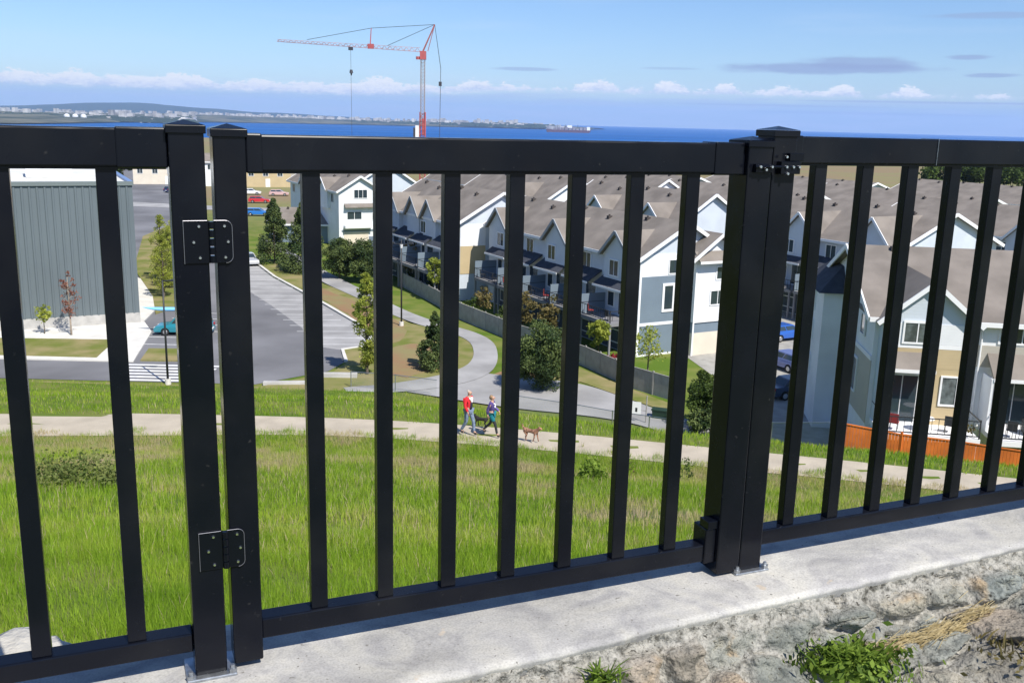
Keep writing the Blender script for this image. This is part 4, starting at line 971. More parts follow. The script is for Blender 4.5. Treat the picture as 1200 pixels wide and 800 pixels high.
# --- grey board fence
def board_fence(name, pts, h, m, label, gz=GZ, cat='fence', zf=None, base=.3):
    t = thing(name, (pts[0][0], pts[0][1], gz), 0, label, cat)
    P = [Vector((p[0]-pts[0][0], p[1]-pts[0][1], 0)) for p in pts]
    if zf:
        for i, p in enumerate(P): p.z = zf[i]
    for a, c in zip(P[:-1], P[1:]):
        d = (c-a); n = max(1, round(d.length/2.4))
        for i in range(n):
            p = a+d*(i/n); q = a+d*((i+1)/n); dn = d.normalized(); pn = Vector((-dn.y, dn.x, 0))
            mb = MB(); nb = int((q-p).length/.145); 
            for b_ in range(nb):
                u = p+(q-p)*(b_/nb); v = p+(q-p)*((b_+.94)/nb); hh_ = h-.12+random.uniform(-.008,.008)
                mb.add([u-pn*.01+Vector((0,0,-base)), v-pn*.01+Vector((0,0,-base)), v+pn*.01+Vector((0,0,-base)), u+pn*.01+Vector((0,0,-base)), u-pn*.01+Vector((0,0,hh_)), v-pn*.01+Vector((0,0,hh_)), v+pn*.01+Vector((0,0,hh_)), u+pn*.01+Vector((0,0,hh_))], [(0,1,5,4),(1,2,6,5),(2,3,7,6),(3,0,4,7),(4,5,6,7),(3,2,1,0)])
            if n*len(P) < 120: 
                mb.build('fence_panel', m, t)
                MB().bar(p+Vector((0,0,-base)), p+Vector((0,0,h+.03)), .10, .10).build('fence_post', m, t)
                MB().bar(p+Vector((0,0,h-.09)), q+Vector((0,0,h-.09)), .09, .05).build('fence_rail', m, t)
    return t
board_fence('board_fence', fence_pts, 1.75, M_woodf, 'long weathered grey board fence below the park-side townhouses')
zz = [z_+19-1.5 for z_ in (-14.1,-14.32,-14.38,-14.5,-14.75)]
board_fence('board_fence', [(16.3,45.9),(19.1,44.9),(21.6,44.2),(24.6,43.2),(30,41.6)], 1.55, M_orange, 'orange stained cedar fence below the near right house', zf=zz, base=1.0)
zz = [float(zt(x, y))+19 for x, y in ((11.9,50.0),(13.8,48.6),(16.2,46.4))]
# chain link fence along the bank foot
def chainlink(pts, h, label, gf=None):
    t = thing('chain_link_fence', (pts[0][0], pts[0][1], GZ), 0, label, 'fence', 'chain-link fences above the footpath')
    mm = MATS.get('chain link mesh')
    if mm is None:
        mm = mat('chain link mesh', (.45,.47,.48), rough=.5, metal=.6); nt = mm.node_tree; N = nt.nodes; L = nt.links
        tp = N.new('ShaderNodeBsdfTransparent'); mx_ = N.new('ShaderNodeMixShader'); mx_.inputs[0].default_value = .82
        L.new(N['Principled BSDF'].outputs[0], mx_.inputs[1]); L.new(tp.outputs[0], mx_.inputs[2]); L.new(mx_.outputs[0], N['Material Output'].inputs[0])
    P = [Vector((p[0]-pts[0][0], p[1]-pts[0][1], float(zt(*p))-GZ)) for p in pts]
    for a, c in zip(P[:-1], P[1:]):
        n = max(1, round((c-a).length/3))
        for i in range(n):
            p = a.lerp(c, i/n); q = a.lerp(c, (i+1)/n)
            MB().tube(p-Vector((0,0,.3)), p+Vector((0,0,h+.04)), .035).build('fence_post', M_galv, t)
            MB().tube(p+Vector((0,0,h)), q+Vector((0,0,h)), .024).build('top_rail', M_galv, t)
            MB().add([p, q, q+Vector((0,0,h)), p+Vector((0,0,h))], [(0,1,2,3)]).build('wire_mesh', mm, t)
    return t
chainlink([(.4,61.7),(4,60.2),(6.5,58.7),(8.6,57.0),(10.4,55.0)], 1.25, 'low chain-link fence along the footpath below the big round conifer')
chainlink([(-11.5,66.9),(-8.2,66.0),(-5.2,65.2)], 1.25, 'low chain-link fence section left of the walking couple')
chainlink([(12.0,51.6),(14.2,50.0),(16.2,46.8)], 1.7, 'chain-link fence beside the orange cedar fence')
# --- shed
W_ = thing('warehouse', (-34.3,86.9,GZ), R(27.0), 'large grey blue ribbed metal building at the left with pale flat roof', 'warehouse')
wl_ = MB(); prf = [(-42,45),(0,45),(0,0)]
xx = 0.
while xx > -41.6: prf += [(xx-.36,0),(xx-.42,-.07),(xx-.54,-.07),(xx-.60,0)]; xx -= .60
prf += [(-42,0)]
wl_.prism(prf, 'z', 1.05, 12.6).build('wall', M_shed, W_)
MB().box(-42.03, .03, -.03, 45.03, -1, 1.05).build('plinth', M_conc, W_)
rf_ = MB().box(-42, 0, .3, 45, 12.6, 12.75).build('roof', M_membrane, W_)
MB().box(-42.1, .1, -.16, .3, 12.6, 12.95).build('parapet', mat('grey green flashing', (.16,.19,.19), rough=.5), W_)
MB().box(-.3, .12, .3, 45, 12.6, 12.95).build('parapet', mat('blue roof edge trim', (.16,.24,.42), rough=.5), W_)
MB().box(-8.4, -4.4, 9, 14, 12.8, 14.3).build('rooftop_unit', M_white, rf_)
MB().box(-2.2,-1.9,-.12,-.02,5.1,5.4).build('wall_lamp', M_white, W_)
# ------------------------------------------------------------------ street lamps
def lamp(x, y, h, label, style=0, gz=GZ):
    t = thing('street_lamp', (x, y, gz), 0, label, 'street lamp', 'lamp posts by the paths')
    MB().tube((0,0,0),(0,0,.5),.22,.2,n=12).build('concrete_base', M_concw, t)
    MB().tube((0,0,.5),(0,0,h),.085,.055,n=10).build('pole', M_deck, t, smooth=True)
    if style == 0: MB().bar((0,0,h-.05),(.75,0,h+.02),.08,.08).build('arm', M_deck, t); MB().box(.55,1.15,-.15,.15,h-.04,h+.07).build('lamp_head', M_deck, t)
    else:
        MB().bar((-.9,0,h-.4),(.9,0,h-.4),.07,.07).build('arm', M_deck, t)
        for sx_ in (-1,1): MB().prism([(-.28,0),(.28,0),(.12,.16),(-.12,.16)], 'y', -.2, .2).build('lamp_head', M_deck, t, loc=(sx_*.85,0,h-.38))
        MB().tube((0,0,h-.8),(0,0,h-.45),.10,.16,n=12).build('lens', M_lampw, t)
    return t
lamp(-24.5,66.4,7.6,'slim dark lamp post by the crosswalk, left of the hinge post')
lamp(-10.4,88.4,8.2,'dark lamp post on a pale base between park path and parking bays', 1)
# sign and bin by the path
sg = thing('sign', (8.85,60.2,GZ), R(-15), 'small white notice sign on a post beside the chain-link fence', 'sign')
MB().tube((0,0,0),(0,0,1.9),.04).build('post', M_woodf, sg); MB().box(-.95,-.35,-.03,.0,.65,1.45).build('panel', M_white, sg)
MB().box(-.72,-.58,-.036,-.031,.78,1.06).build('symbol', M_deck, sg); MB().bar((-.7,.0,.9),(0,.0,.9),.04,.04).build('bracket', M_woodf, sg)
bn = thing('bin', (10.0,61.4,GZ), R(-20), 'dark green low bin between the sign and the conifer shrub', 'bin')
M_bin = mat('dark green bin plastic', (.012,.035,.02), rough=.6)
MB().prism([(-.48,0),(.48,0),(.55,.62),(-.55,.62)], 'y', -.32, .32).build('body', M_bin, bn); MB().box(-.6,.6,-.36,.36,.62,.70).build('lid', M_bin, bn)
# concrete blocks by the lot corner
for i, (x, y, rz, lb) in enumerate(((-13.0,69.6,.05,'right-hand pale concrete block at the parking lot corner'),(-16.4,67.3,.12,'left-hand pale concrete block by the lot, nearer the meadow'))):
    b_ = MB().prism([(-.25,0),(.25,0),(.2,[.42,.30][i]),(-.2,[.42,.30][i])], 'x', -1.5, 1.5+i*.5).build('concrete_barrier', M_conc, bevel=.04); b_.location = (x, y, GZ); b_.rotation_euler.z = rz; tag(b_, lb, 'barrier', 'concrete barriers')

# ------------------------------------------------------------------ cars
CARP = {}
def carpaint(name, c): 
    if name not in CARP: CARP[name] = mat(name, c, rough=.3, spec=.6, coat=.6)
    return CARP[name]
def car(x, y, rz, paint, label, L_=4.5, W=1.8, H_=1.5, kind='hatch', gz=GZ):
    t = thing('parked_car', (x, y, gz+.03), rz, label, 'car', 'parked cars')
    h = H_
    lower = [(-L_/2,.30),(-L_/2+.05,.75),(-L_/2+.12,.95),(-L_*.13-.55,1.0),(L_*.20,.98),(L_/2-.15,.80),(L_/2,.62),(L_/2,.32)]
    # wheel arches cut into the lower profile
    def arch(cx):
        return [(cx+.37*math.cos(a), .32+.37*math.sin(a)) for a in [math.pi*k/8 for k in range(9)]]
    wb = L_*.30
    poly = lower[:]+[p for p in arch(wb)]+[p for p in arch(-wb)]
    mb = MB(); n = len(poly)
    prof = [(-W/2,.0),(-W/2+.0,0),(W/2,0)]
    vs = []
    for s in (-1, 1):
        for (px, pz) in poly: vs.append((px, s*(W/2-(.07 if pz > .85 else 0)), pz))
    mb.v = vs; mb.f = [(i, (i+1) % n, n+(i+1) % n, n+i) for i in range(n)]+[tuple(range(n-1,-1,-1)), tuple(range(n,2*n))]
    body = mb.build('body', paint, t, bevel=.03)
    # cabin
    rb = -L_/2+(.15 if kind != 'sedan' else .75)
    c0, c1, c2, c3 = (rb, .97), (rb+(.28 if kind != 'sedan' else .5), h-.04), (L_*.06, h), (L_*.24, .96)
    vs = []
    for s in (-1, 1):
        for (px, pz) in (c0, c1, c2, c3): vs.append((px, s*(W/2-(.08 if pz < 1.2 else .24)), pz))
    cb = MB().add(vs, [(0,1,5,4),(1,2,6,5),(2,3,7,6),(3,2,1,0),(4,5,6,7)]); cabin = cb.build('cabin', paint, t, bevel=.02)
    wn_ = MB()
    def lerp2(a, b, k): return (a[0]+(b[0]-a[0])*k, a[1]+(b[1]-a[1])*k)
    for s in (-1, 1):
        q = []
        for (pa, pb, k) in ((c0, c1, .12), (c0, c1, .84), (c3, c2, .84), (c3, c2, .12)):
            p = lerp2(pa, pb, k); dx = .10 if pa is c0 else -.14
            yy = (W/2-(.08+(.16)*k))+.006
            q.append((p[0]+dx, s*yy, p[1]))
        m0 = tuple((q[0][i]+q[3][i])/2 for i in range(3)); m1 = tuple((q[1][i]+q[2][i])/2 for i in range(3))
        wn_.add([q[0], q[1], (m1[0]-.04,m1[1],m1[2]), (m0[0]-.04,m0[1],m0[2])], [(0,1,2,3)]); wn_.add([(m0[0]+.04,m0[1],m0[2]), (m1[0]+.04,m1[1],m1[2]), q[2], q[3]], [(0,1,2,3)])
    wn_.build('side_window', M_glass, cabin)
    def screen(nm, a, b, off):
        k0, k1 = .10, .88; p = lerp2(a, b, k0); q = lerp2(a, b, k1)
        MB().add([(p[0]+off,-(W/2-.2),p[1]+.005),(p[0]+off,(W/2-.2),p[1]+.005),(q[0]+off,(W/2-.32),q[1]+.005),(q[0]+off,-(W/2-.32),q[1]+.005)], [(0,1,2,3)]).build(nm, M_glass, cabin)
    screen('windscreen', c3, c2, .012); screen('rear_window', c0, c1, -.012)
    for sx_ in (-wb, wb):
        for s in (-1, 1):
            wl = MB().tube((sx_, s*(W/2-.20), .32), (sx_, s*(W/2-.01), .32), .315, n=20).build('wheel', M_tyre, t)
            MB().tube((sx_, s*(W/2-.012), .32), (sx_, s*(W/2+.004), .32), .20, .18, n=14).build('rim', M_rim, wl)
    for s in (-1, 1):
        MB().box(L_/2-.10, L_/2+.008, s*.62-.16, s*.62+.16, .60, .72).build('headlight', M_lampw, t)
        MB().box(-L_/2-.008, -L_/2+.12, s*.68-.12, s*.68+.12, .72, .92).build('tail_light', M_lampred, t)
    MB().box(-L_/2-.012, -L_/2+.03, -.28, .28, .48, .62).build('number_plate', M_white, t)
    return t
teal = carpaint('teal car paint', (.015,.20,.26))
v = (-28.9, 83.1)
tc_ = car(v[0], v[1], R(185), teal, 'teal hatchback with a pale blue kayak on its roof by the ribbed building', 4.9, 1.95, 1.95)
ky = MB(); nk = 22
for i in range(nk+1):
    s = i/nk*2-1; rr_ = max(.01, (1-abs(s)**2.6)); 
    for j in range(10):
        a_ = j/10*6.283; ky.v.append((s*2.5, .31*rr_*math.cos(a_), .17*rr_*math.sin(a_)+.16*abs(s)**3))
for i in range(nk):
    for j in range(10): ky.f.append((i*10+j, i*10+(j+1) % 10, (i+1)*10+(j+1) % 10, (i+1)*10+j))
k_ = ky.build('kayak', mat('pale blue kayak plastic', (.22,.55,.85), rough=.35), smooth=True); k_.location = (v[0]-1.15, v[1], GZ+2.2); k_.rotation_euler.z = R(5)
tag(k_, 'pale blue kayak carried on the roof of the teal hatchback', 'kayak')
kh = MB().tube((-.0,.33,.1),(-.0,-.33,.1),.02)
car(-56.8,215.0,R(8), carpaint('red car paint', (.50,.02,.02)), 'bright red car parked beyond the firs, above the blue one', 4.6)
car(-49.7,187.0,R(5), carpaint('blue car paint', (.02,.16,.50)), 'bright blue car parked beyond the firs, below the red one', 4.6)
car(-64.6,237.4,R(10), carpaint('white car paint', (.7,.7,.7)), 'white car parked above the red one beyond the firs', 4.6)
car(-57.5,236.0,R(10), carpaint('pale pink car paint', (.55,.36,.34)), 'dusty pink car beside the white one, beyond the firs', 4.6)
car(-34.6,124.6,R(-62), carpaint('silver car paint', (.45,.46,.48)), 'silver sedan at the far end of the parking bays behind the hinge stile', 4.5, kind='sedan')
car(25.2,87.2,R(28), carpaint('royal blue car paint', (.02,.10,.42)), 'royal blue car in the courtyard beyond the latch post', 4.4)
car(22.2,76.2,R(118), carpaint('dusty blue car paint', (.13,.17,.38)), 'dusty blue car half hidden behind the latch post', 4.4)
car(20.6,67.8,R(20), carpaint('dark blue car paint', (.012,.03,.07)), 'dark blue car in the shade beside the near right house', 4.4, kind='sedan')
car(24.5,76.5,R(118), carpaint('brick red car paint', (.30,.06,.05)), 'brick red car between the right house and courtyard', 4.3)
car(-84.0,238,R(60), carpaint('navy car paint', (.02,.03,.10)), 'dark navy car on the far road above the ribbed building', 4.4)
# far small houses, top left and beyond the firs
def cottage(x, y, rz, w, d, h, wm, label, rm=M_roof):
    t = thing('house', (x, y, GZ), rz, label, 'house', 'small houses beyond the parking lot')
    MB().prism([(0,-1),(d,-1),(d,h),(d/2,h+1.9),(0,h)], 'x', 0, w).build('wall', wm, t)
    gable_roof(t, 0, w, d, h, h+1.9, m=rm)
    for k in range(max(1, int(w/4))): window(t, T3(1.8+k*3.8, 0, h-1.4), 1.3, 1.3)
    door(t, T3(w*.62, 0, 0), 1.0, 2.1, glass=M_white)
    return t
cottage(-103,262,R(20),14,9,5.0,M_cream,'cream house with brown roof at the top left beyond the far road')
cottage(-84,262,R(18),13,9,6.5,M_side_w,'white house with dark windows beside the hinge post at the top left')
cottage(-77,262,R(15),16,9,5.0,M_side_t,'tan house left of the green tree above the parked cars', rm=M_roofn)
cottage(-37.6,148.0,R(4),11,9,2.9,M_side_b,'low dark walled shed with a wide pale brown roof behind the firs', rm=M_roof)
cottage(-70,300,R(10),20,9,4,M_side_g,'beige house beyond the green tree and parked cars')

# ------------------------------------------------------------------ trees
def TR(x, y, **k): return (x, y, GZ)
tree('conifer', -6.0,72.6,GZ, 4.6,1.45, L_conif, 'small dark bushy pine on the dry mulch bed', 'cone', n=12000, leaf=.11, trunk_h=.0, seed=11, clumps=60)
tree('conifer', 2.3,67.6,GZ, 5.2,2.35, L_conif, 'big rounded dark conifer beside the footpath', 'round', n=20000, leaf=.11, trunk_h=.0, seed=12, clumps=90)
tree('conifer', -26.0,119.0,GZ, 8.8,3.0, L_conif, 'tall blue green fir left of the low shed, right of the hinge stile', 'cone', n=15000, leaf=.16, trunk_h=.02, seed=13, clumps=80)
tree('conifer', -31.4,125.5,GZ, 8.4,2.6, L_conif, 'dark fir close behind the hinge stile', 'cone', n=13000, leaf=.16, trunk_h=.02, seed=14, clumps=80)
tree('conifer', -20.9,114.5,GZ, 5.6,2.1, L_conif, 'left of the two rounded firs below the white townhouse end', 'round', n=14000, leaf=.13, trunk_h=.0, seed=15, clumps=80)
tree('conifer', -17.6,112.5,GZ, 5.4,2.0, L_conif, 'right of the two rounded firs below the white townhouse end', 'round', n=14000, leaf=.13, trunk_h=.0, seed=16, clumps=80)
tree('conifer', 12.5,59.8,GZ, 4.2,1.7, L_green, 'bushy light green shrub tree left of the latch stile', 'round', n=6500, leaf=.12, trunk_h=.03, seed=17)
tree('conifer', 12.0,57.4,GZ, 2.3,1.2, L_conif, 'low dark shrub in front of the light green shrub tree', 'round', n=2800, leaf=.11, trunk_h=.02, seed=18)
tree('young_tree', -10.9,70.6,GZ, 7.8,1.0, L_yell, 'tall narrow yellow green tree beside the lot corner', 'column', n=7500, leaf=.11, trunk_h=.10, seed=19, clumps=120)
tree('young_tree', -38.0,81.0,GZ, 5.6,.85, L_red, 'bare young tree with reddish buds in front of the ribbed building', 'column', n=900, leaf=.09, trunk_h=.35, seed=20, bark=M_barkp, clumps=40)
tree('young_tree', -40.4,81.2,GZ, 3.0,.75, L_yell, 'tiny leaning sapling left of the reddish tree', 'round', n=420, leaf=.13, trunk_h=.3, seed=21)
for i, (x, y, h_, lb) in enumerate(((-36.6,99.5,6.6,'nearest slender yellow green tree right of the ribbed building'),(-40.6,110,7.6,'second slender yellow green tree right of the ribbed building'),(-42.0,119,7.4,'third slender yellow green tree right of the ribbed building'),(-37.9,105,6.8,'bushier yellow green tree between slender ones by the ribbed building'))):
    tree('roadside_tree', x, y, GZ, h_, 1.25, L_yell, lb, 'column', n=3600, leaf=.10, trunk_h=.10, seed=30+i, clumps=110, group='slender roadside trees')
tree('garden_tree', -12.0,112,GZ, 5.5,1.5, L_olive, 'bronze leafed garden tree behind the grey fence, leftmost', 'round', n=1500, leaf=.16, seed=41)
tree('garden_tree', -8.1,102.3,GZ, 5.6,1.5, L_yell, 'fresh yellow green garden tree behind the grey fence by the lamp post', 'round', n=2200, leaf=.17, seed=42)
tree('garden_tree', 0.9,84.9,GZ, 4.6,1.25, L_olive, 'bronze garden tree behind the grey fence near the tan end wall', 'round', n=1200, leaf=.14, seed=43)
tree('garden_tree', -2.8,91.0,GZ, 3.8,1.0, L_olive, 'small bronze tree between grey fence and second block', 'round', n=800, leaf=.14, seed=44)
tree('garden_tree', 3.1,81.2,GZ, 4.9,1.2, L_olive, 'bronze garden tree behind the grey fence above the round conifer', 'round', n=1200, leaf=.14, seed=45)
tree('garden_tree', 7.0,76.0,GZ, 4.4,1.15, L_yell, 'bright yellow green garden tree beside red flowers behind the grey fence', 'round', n=2200, leaf=.15, seed=46)
tree('garden_tree', 10.2,69.9,GZ, 4.6,1.6, L_yell, 'thin leafed garden tree in front of the slate blue end wall', 'round', n=650, leaf=.13, seed=47, trunk_h=.35)
tree('garden_tree', .0,87.4,GZ, 3.4,.9, L_yell, 'short yellow green tree behind the grey fence below the tan end wall', 'round', n=900, leaf=.14, seed=48)
M_rf = leafmat('dark red foliage', (.16,.015,.02), (.34,.04,.05), .3)
bush('garden_shrub', 8.0,75.0,GZ, .9,1.3, M_rf, 'dark red shrub behind the grey fence near the slate end wall', n=500, leaf=.12, seed=50)
for i, (t_, lm_) in enumerate(((4,L_green),(9,L_conif),(16,L_conif),(22,L_green),(33,L_conif),(39,L_green))):
    v = Vector((10.4,78.8))-DN*t_-DI*4.2
    bush('garden_shrub', v.x, v.y, GZ, 1.1, 1.9, lm_, '%s garden shrub from the near end, under the park-side balconies' % ['first','second','third','fourth','fifth','sixth'][i], n=700, leaf=.13, seed=60+i, group='garden shrubs under the balconies')
for i, (x, y, h_, lb) in enumerate(((150,345,9,'left clump of far green trees at the field edge, top right'),(163,347,10,'middle clump of far green trees at the field edge, top right'),(177,350,10.5,'right clump of far green trees at the field edge, top right'),(192,352,10,'rightmost clump of far green trees at the field edge'))):
    tree('far_tree', x, y, GZ+0, h_, 8.5, L_green, lb, 'round', n=3000, leaf=.7, trunk_h=.05, seed=70+i, group='trees at the far field edge')
tree('far_tree', -83,292,GZ, 9,6.5, L_yell, 'bright green tree at the top of the parking area beyond the parked cars', 'round', n=2500, leaf=.6, trunk_h=.1, seed=77)
tree('far_tree', -108,268,GZ, 8,5, L_green, 'green tree above the corner of the ribbed building', 'round', n=2000, leaf=.5, trunk_h=.1, seed=78)
tree('conifer', -34.0,101.0,GZ, 3.0,1.0, L_green, 'small shrub on the strip beside the lot behind the hinge post', 'round', n=900, leaf=.13, trunk_h=.05, seed=79)

# ------------------------------------------------------------------ people and dogs
def skin(name, joints, edges, m, par=None, sub=2, root=0):
    me = bpy.data.meshes.new(name); me.from_pydata([j[0] for j in joints], edges, []); me.update()
    o = bpy.data.objects.new(name, me); COL.objects.link(o); me.materials.append(m)
    if par: o.parent = par
    md = o.modifiers.new('skin', 'SKIN'); md.use_smooth_shade = True
    lay = me.skin_vertices[0].data if me.skin_vertices else None
    if lay is None:
        bpy.context.view_layer.objects.active = o
        bm = bmesh.new(); bm.from_mesh(me); bm.verts.layers.skin.verify(); bm.to_mesh(me); bm.free(); lay = me.skin_vertices[0].data
    for i, j in enumerate(joints):
        r = j[1]; lay[i].radius = (r, r) if not isinstance(r, tuple) else r
        lay[i].use_root = (i == root)
    sb_ = o.modifiers.new('sub', 'SUBSURF'); sb_.levels = sub; sb_.render_levels = sub
    return o
def person(x, y, z, rz, h, label, P, top, bottom, hairm, shoes, bald=False):
    """walks toward local +x. P: dict pose. One continuous body; clothes and hair are children"""
    t = thing('person', (x, y, z), rz, label, 'person')
    s = h/1.75
    def q(a, b, c): return (a*s, b*s, c*s)
    hip = .93; sh = 1.42
    lf_, rf_ = P['lf'], P['rf']; lk, rk = P['lk'], P['rk']; lh, rh_ = P['lh'], P['rh']; le, re_ = P['le'], P['re']
    J = [(q(0,0,.95),.125*s),(q(0,0,1.12),.118*s),(q(.01,0,1.34),.135*s),(q(.01,0,1.47),.06*s),(q(.03,0,1.53),.055*s),(q(.045,0,1.60),.085*s),(q(.04,0,1.69),.088*s),
         (q(0,.10,.90),.088*s),(q(*lk[:1],.10,lk[1]),.058*s),(q(lf_[0]-.02,.10,lf_[1]+.09),.042*s),(q(lf_[0]+.12,.11,lf_[1]+.03),.035*s),
         (q(0,-.10,.90),.088*s),(q(*rk[:1],-.10,rk[1]),.058*s),(q(rf_[0]-.02,-.10,rf_[1]+.09),.042*s),(q(rf_[0]+.12,-.11,rf_[1]+.03),.035*s),
         (q(0,.19,1.40),.058*s),(q(le[0],.25,le[1]),.042*s),(q(lh[0],.25,lh[1]),.030*s),(q(lh[0]+.03,.25,lh[1]-.08),.034*s),
         (q(0,-.19,1.40),.058*s),(q(re_[0],-.25,re_[1]),.042*s),(q(rh_[0],-.25,rh_[1]),.030*s),(q(rh_[0]+.03,-.25,rh_[1]-.08),.034*s)]
    E_ = [(0,1),(1,2),(2,3),(3,4),(4,5),(5,6),(0,7),(7,8),(8,9),(9,10),(0,11),(11,12),(12,13),(13,14),(2,15),(15,16),(16,17),(17,18),(2,19),(19,20),(20,21),(21,22)]
    body = skin('body', J, E_, M_skin, t)
    # face: nose, eyes
    MB().tube(q(.125,0,1.63), q(.15,0,1.605), .012*s, .017*s, n=6).build('nose', M_skin, t, smooth=True)
    g = 1.16
    def sub_(ids, ed, k=g, add=.012): 
        mp = {a: i for i, a in enumerate(ids)}
        return [(J[a][0], J[a][1]*1.0+add*s) for a in ids], list(ed)
    jj, ee = sub_([0,1,2,3,15,16,17,19,20,21], [(0,1),(1,2),(2,3),(2,4),(4,5),(5,6),(2,7),(7,8),(8,9)], add=.020); skin('jacket', jj, ee, top, t, root=2)
    ids = [0,7,8,9,11,12,13]; jj, ee = sub_(ids, [(0,1),(1,2),(2,3),(0,4),(4,5),(5,6)], add=.014)
    if bottom[1] == 'short': jj[3] = (tuple((Vector(jj[2][0])*.75+Vector(jj[1][0])*.25)), jj[2][1]); jj = [jj[0], jj[1], jj[3], jj[4], (tuple(Vector(jj[5][0])*.75+Vector(jj[4][0])*.25), jj[5][1])]; ee = [(0,1),(1,2),(0,3),(3,4)]; jj=[(a_, r_+.012) for a_, r_ in jj]
    skin('trousers' if bottom[1] == 'long' else 'shorts', jj, ee, bottom[0], t)
    if bottom[1] == 'short':
        jj, ee = sub_([7,8,9], [(0,1),(1,2)], add=.006); skin('legging', jj, ee, M_deck, t)
        jj, ee = sub_([11,12,13], [(0,1),(1,2)], add=.006); skin('legging', jj, ee, M_deck, t)
    for a, b in ((9,10),(13,14)): skin('shoe', [(J[a][0][:2]+(J[a][0][2]-.05*s,), .066*s), (J[b][0], .058*s)], [(0,1)], shoes, t, sub=1)
    hj = [(q(.02,0,1.70),.098*s),(q(-.02,0,1.64),.092*s)] if bald else [(q(.02,0,1.715),.098*s),(q(-.035,0,1.63),.100*s),(q(-.06,0,1.52),.06*s)]
    skin('hair', hj, [(i, i+1) for i in range(len(hj)-1)], hairm, t, sub=1)
    # fingers, curled
    for (a, sy) in ((18,1),(22,-1)):
        c = Vector(J[a][0]); fgs = MB()
        for k in range(4): p = c+Vector((.028-.016*k, 0, -.02))*s; fgs.tube(p, p+Vector((.008,-.012*sy,-.045))*s, .008*s, .007*s, n=6); 
        fgs.tube(c+Vector((.03,0,.01))*s, c+Vector((.055,-.01*sy,-.025))*s, .009*s, .007*s, n=6)
        fgs.build('fingers', M_skin, body, smooth=True)
    return t
M_jred = mat('bright red jacket cloth', (.62,.02,.03), rough=.8); M_jdark = mat('dark vest cloth', (.02,.02,.04), rough=.8)
M_jean = mat('faded blue jeans', (.17,.22,.32), rough=.9, var=.2, vscale=9); M_purp = mat('purple blue fleece', (.09,.06,.22), rough=.9, var=.5, vscale=7); M_teal = mat('teal shorts cloth', (.01,.16,.20), rough=.9)
M_shoe = mat('dark walking shoes', (.04,.035,.03), rough=.8); M_hairg = mat('short grey hair', (.42,.36,.30), rough=.8); M_hairb = mat('light brown hair', (.30,.19,.10), rough=.7)
M_scarf = mat('white scarf cloth', (.8,.8,.8), rough=.9)
zt_ = float(zt(0, 36))+.07
pose1 = dict(lf=(.22,.02), rf=(-.24,.05), lk=(.16,.52), rk=(-.03,.50), lh=(-.16,.92), rh=(.16,.95), le=(-.10,1.15), re=(.02,1.15))
pose2 = dict(lf=(-.36,.10), rf=(.30,.02), lk=(-.06,.50), rk=(.20,.52), lh=(.24,1.0), rh=(-.10,.95), le=(.05,1.14), re=(-.10,1.15))
p1 = person(-1.62,35.95,float(zt(-1.62,35.95))+.06, R(-35), 1.82, 'man in red jacket and faded jeans walking on the path with a white scarf', pose1, M_jred, (M_jean,'long'), M_hairg, M_shoe, bald=True)
skin('scarf', [((.10,-.10,1.50),.045),((.13,0,1.42),.05),((.10,.10,1.50),.045),((.165,.0,1.30),.04)], [(0,1),(1,2),(1,3)], M_scarf, p1, sub=1)
skin('vest', [((.09,.02,1.36),.085),((.085,.0,1.12),.09),((.07,0,1.0),.08)], [(0,1),(1,2)], M_jdark, p1, sub=1)
p2 = person(-.72,35.85,float(zt(-.72,35.85))+.06, R(-15), 1.66, 'woman in purple fleece and teal shorts over dark leggings striding along the path', pose2, M_purp, (M_teal,'short'), M_hairb, M_shoe)
skin('scarf', [((.10,-.05,1.32),.04),((.12,.05,1.25),.04),((.13,0,1.12),.035)], [(0,1),(1,2)], M_scarf, p2, sub=1)
def dog(x, y, z, rz, h, m, label):
    t = thing('dog', (x, y, z), rz, label, 'dog'); s = h/.5
    def q(a, b, c): return (a*s, b*s, c*s)
    J = [(q(-.22,0,.42),.085*s),(q(0,0,.40),.085*s),(q(.20,0,.42),.105*s),(q(.31,0,.52),.060*s),(q(.37,0,.58),.062*s),(q(.48,0,.55),.034*s),
         (q(-.26,.07,.36),.055*s),(q(-.20,.07,.24),.034*s),(q(-.28,.07,.13),.020*s),(q(-.25,.07,.02),.022*s),
         (q(-.26,-.07,.36),.055*s),(q(-.14,-.07,.24),.034*s),(q(-.20,-.07,.13),.020*s),(q(-.15,-.07,.02),.022*s),
         (q(.22,.07,.34),.042*s),(q(.26,.07,.18),.024*s),(q(.30,.07,.02),.022*s),
         (q(.20,-.07,.34),.042*s),(q(.18,-.07,.18),.024*s),(q(.13,-.07,.03),.022*s),
         (q(-.34,0,.50),.030*s),(q(-.42,0,.62),.024*s)]
    E_ = [(0,1),(1,2),(2,3),(3,4),(4,5),(0,6),(6,7),(7,8),(8,9),(0,10),(10,11),(11,12),(12,13),(2,14),(14,15),(15,16),(2,17),(17,18),(18,19),(0,20),(20,21)]
    b_ = skin('body', J, E_, m, t, root=1)
    for sy in (-1,1): MB().tube(q(.34,.045*sy,.62), q(.31,.075*sy,.55), .025*s, .012*s, n=6).build('ear', m, b_)
    return t
dog(.82,35.3,float(zt(.82,35.3))+.06, R(-30), .50, mat('shaggy reddish brown dog coat', (.33,.17,.11), rough=.98, var=.6, vscale=14, bump=1., bscale=40), 'shaggy reddish brown dog walking ahead of the couple')
dog(-1.15,37.0,float(zt(-1.15,37.0))+.06, R(160), .42, mat('black dog coat', (.02,.018,.018), rough=.9), 'small black dog between the man in red and the woman')

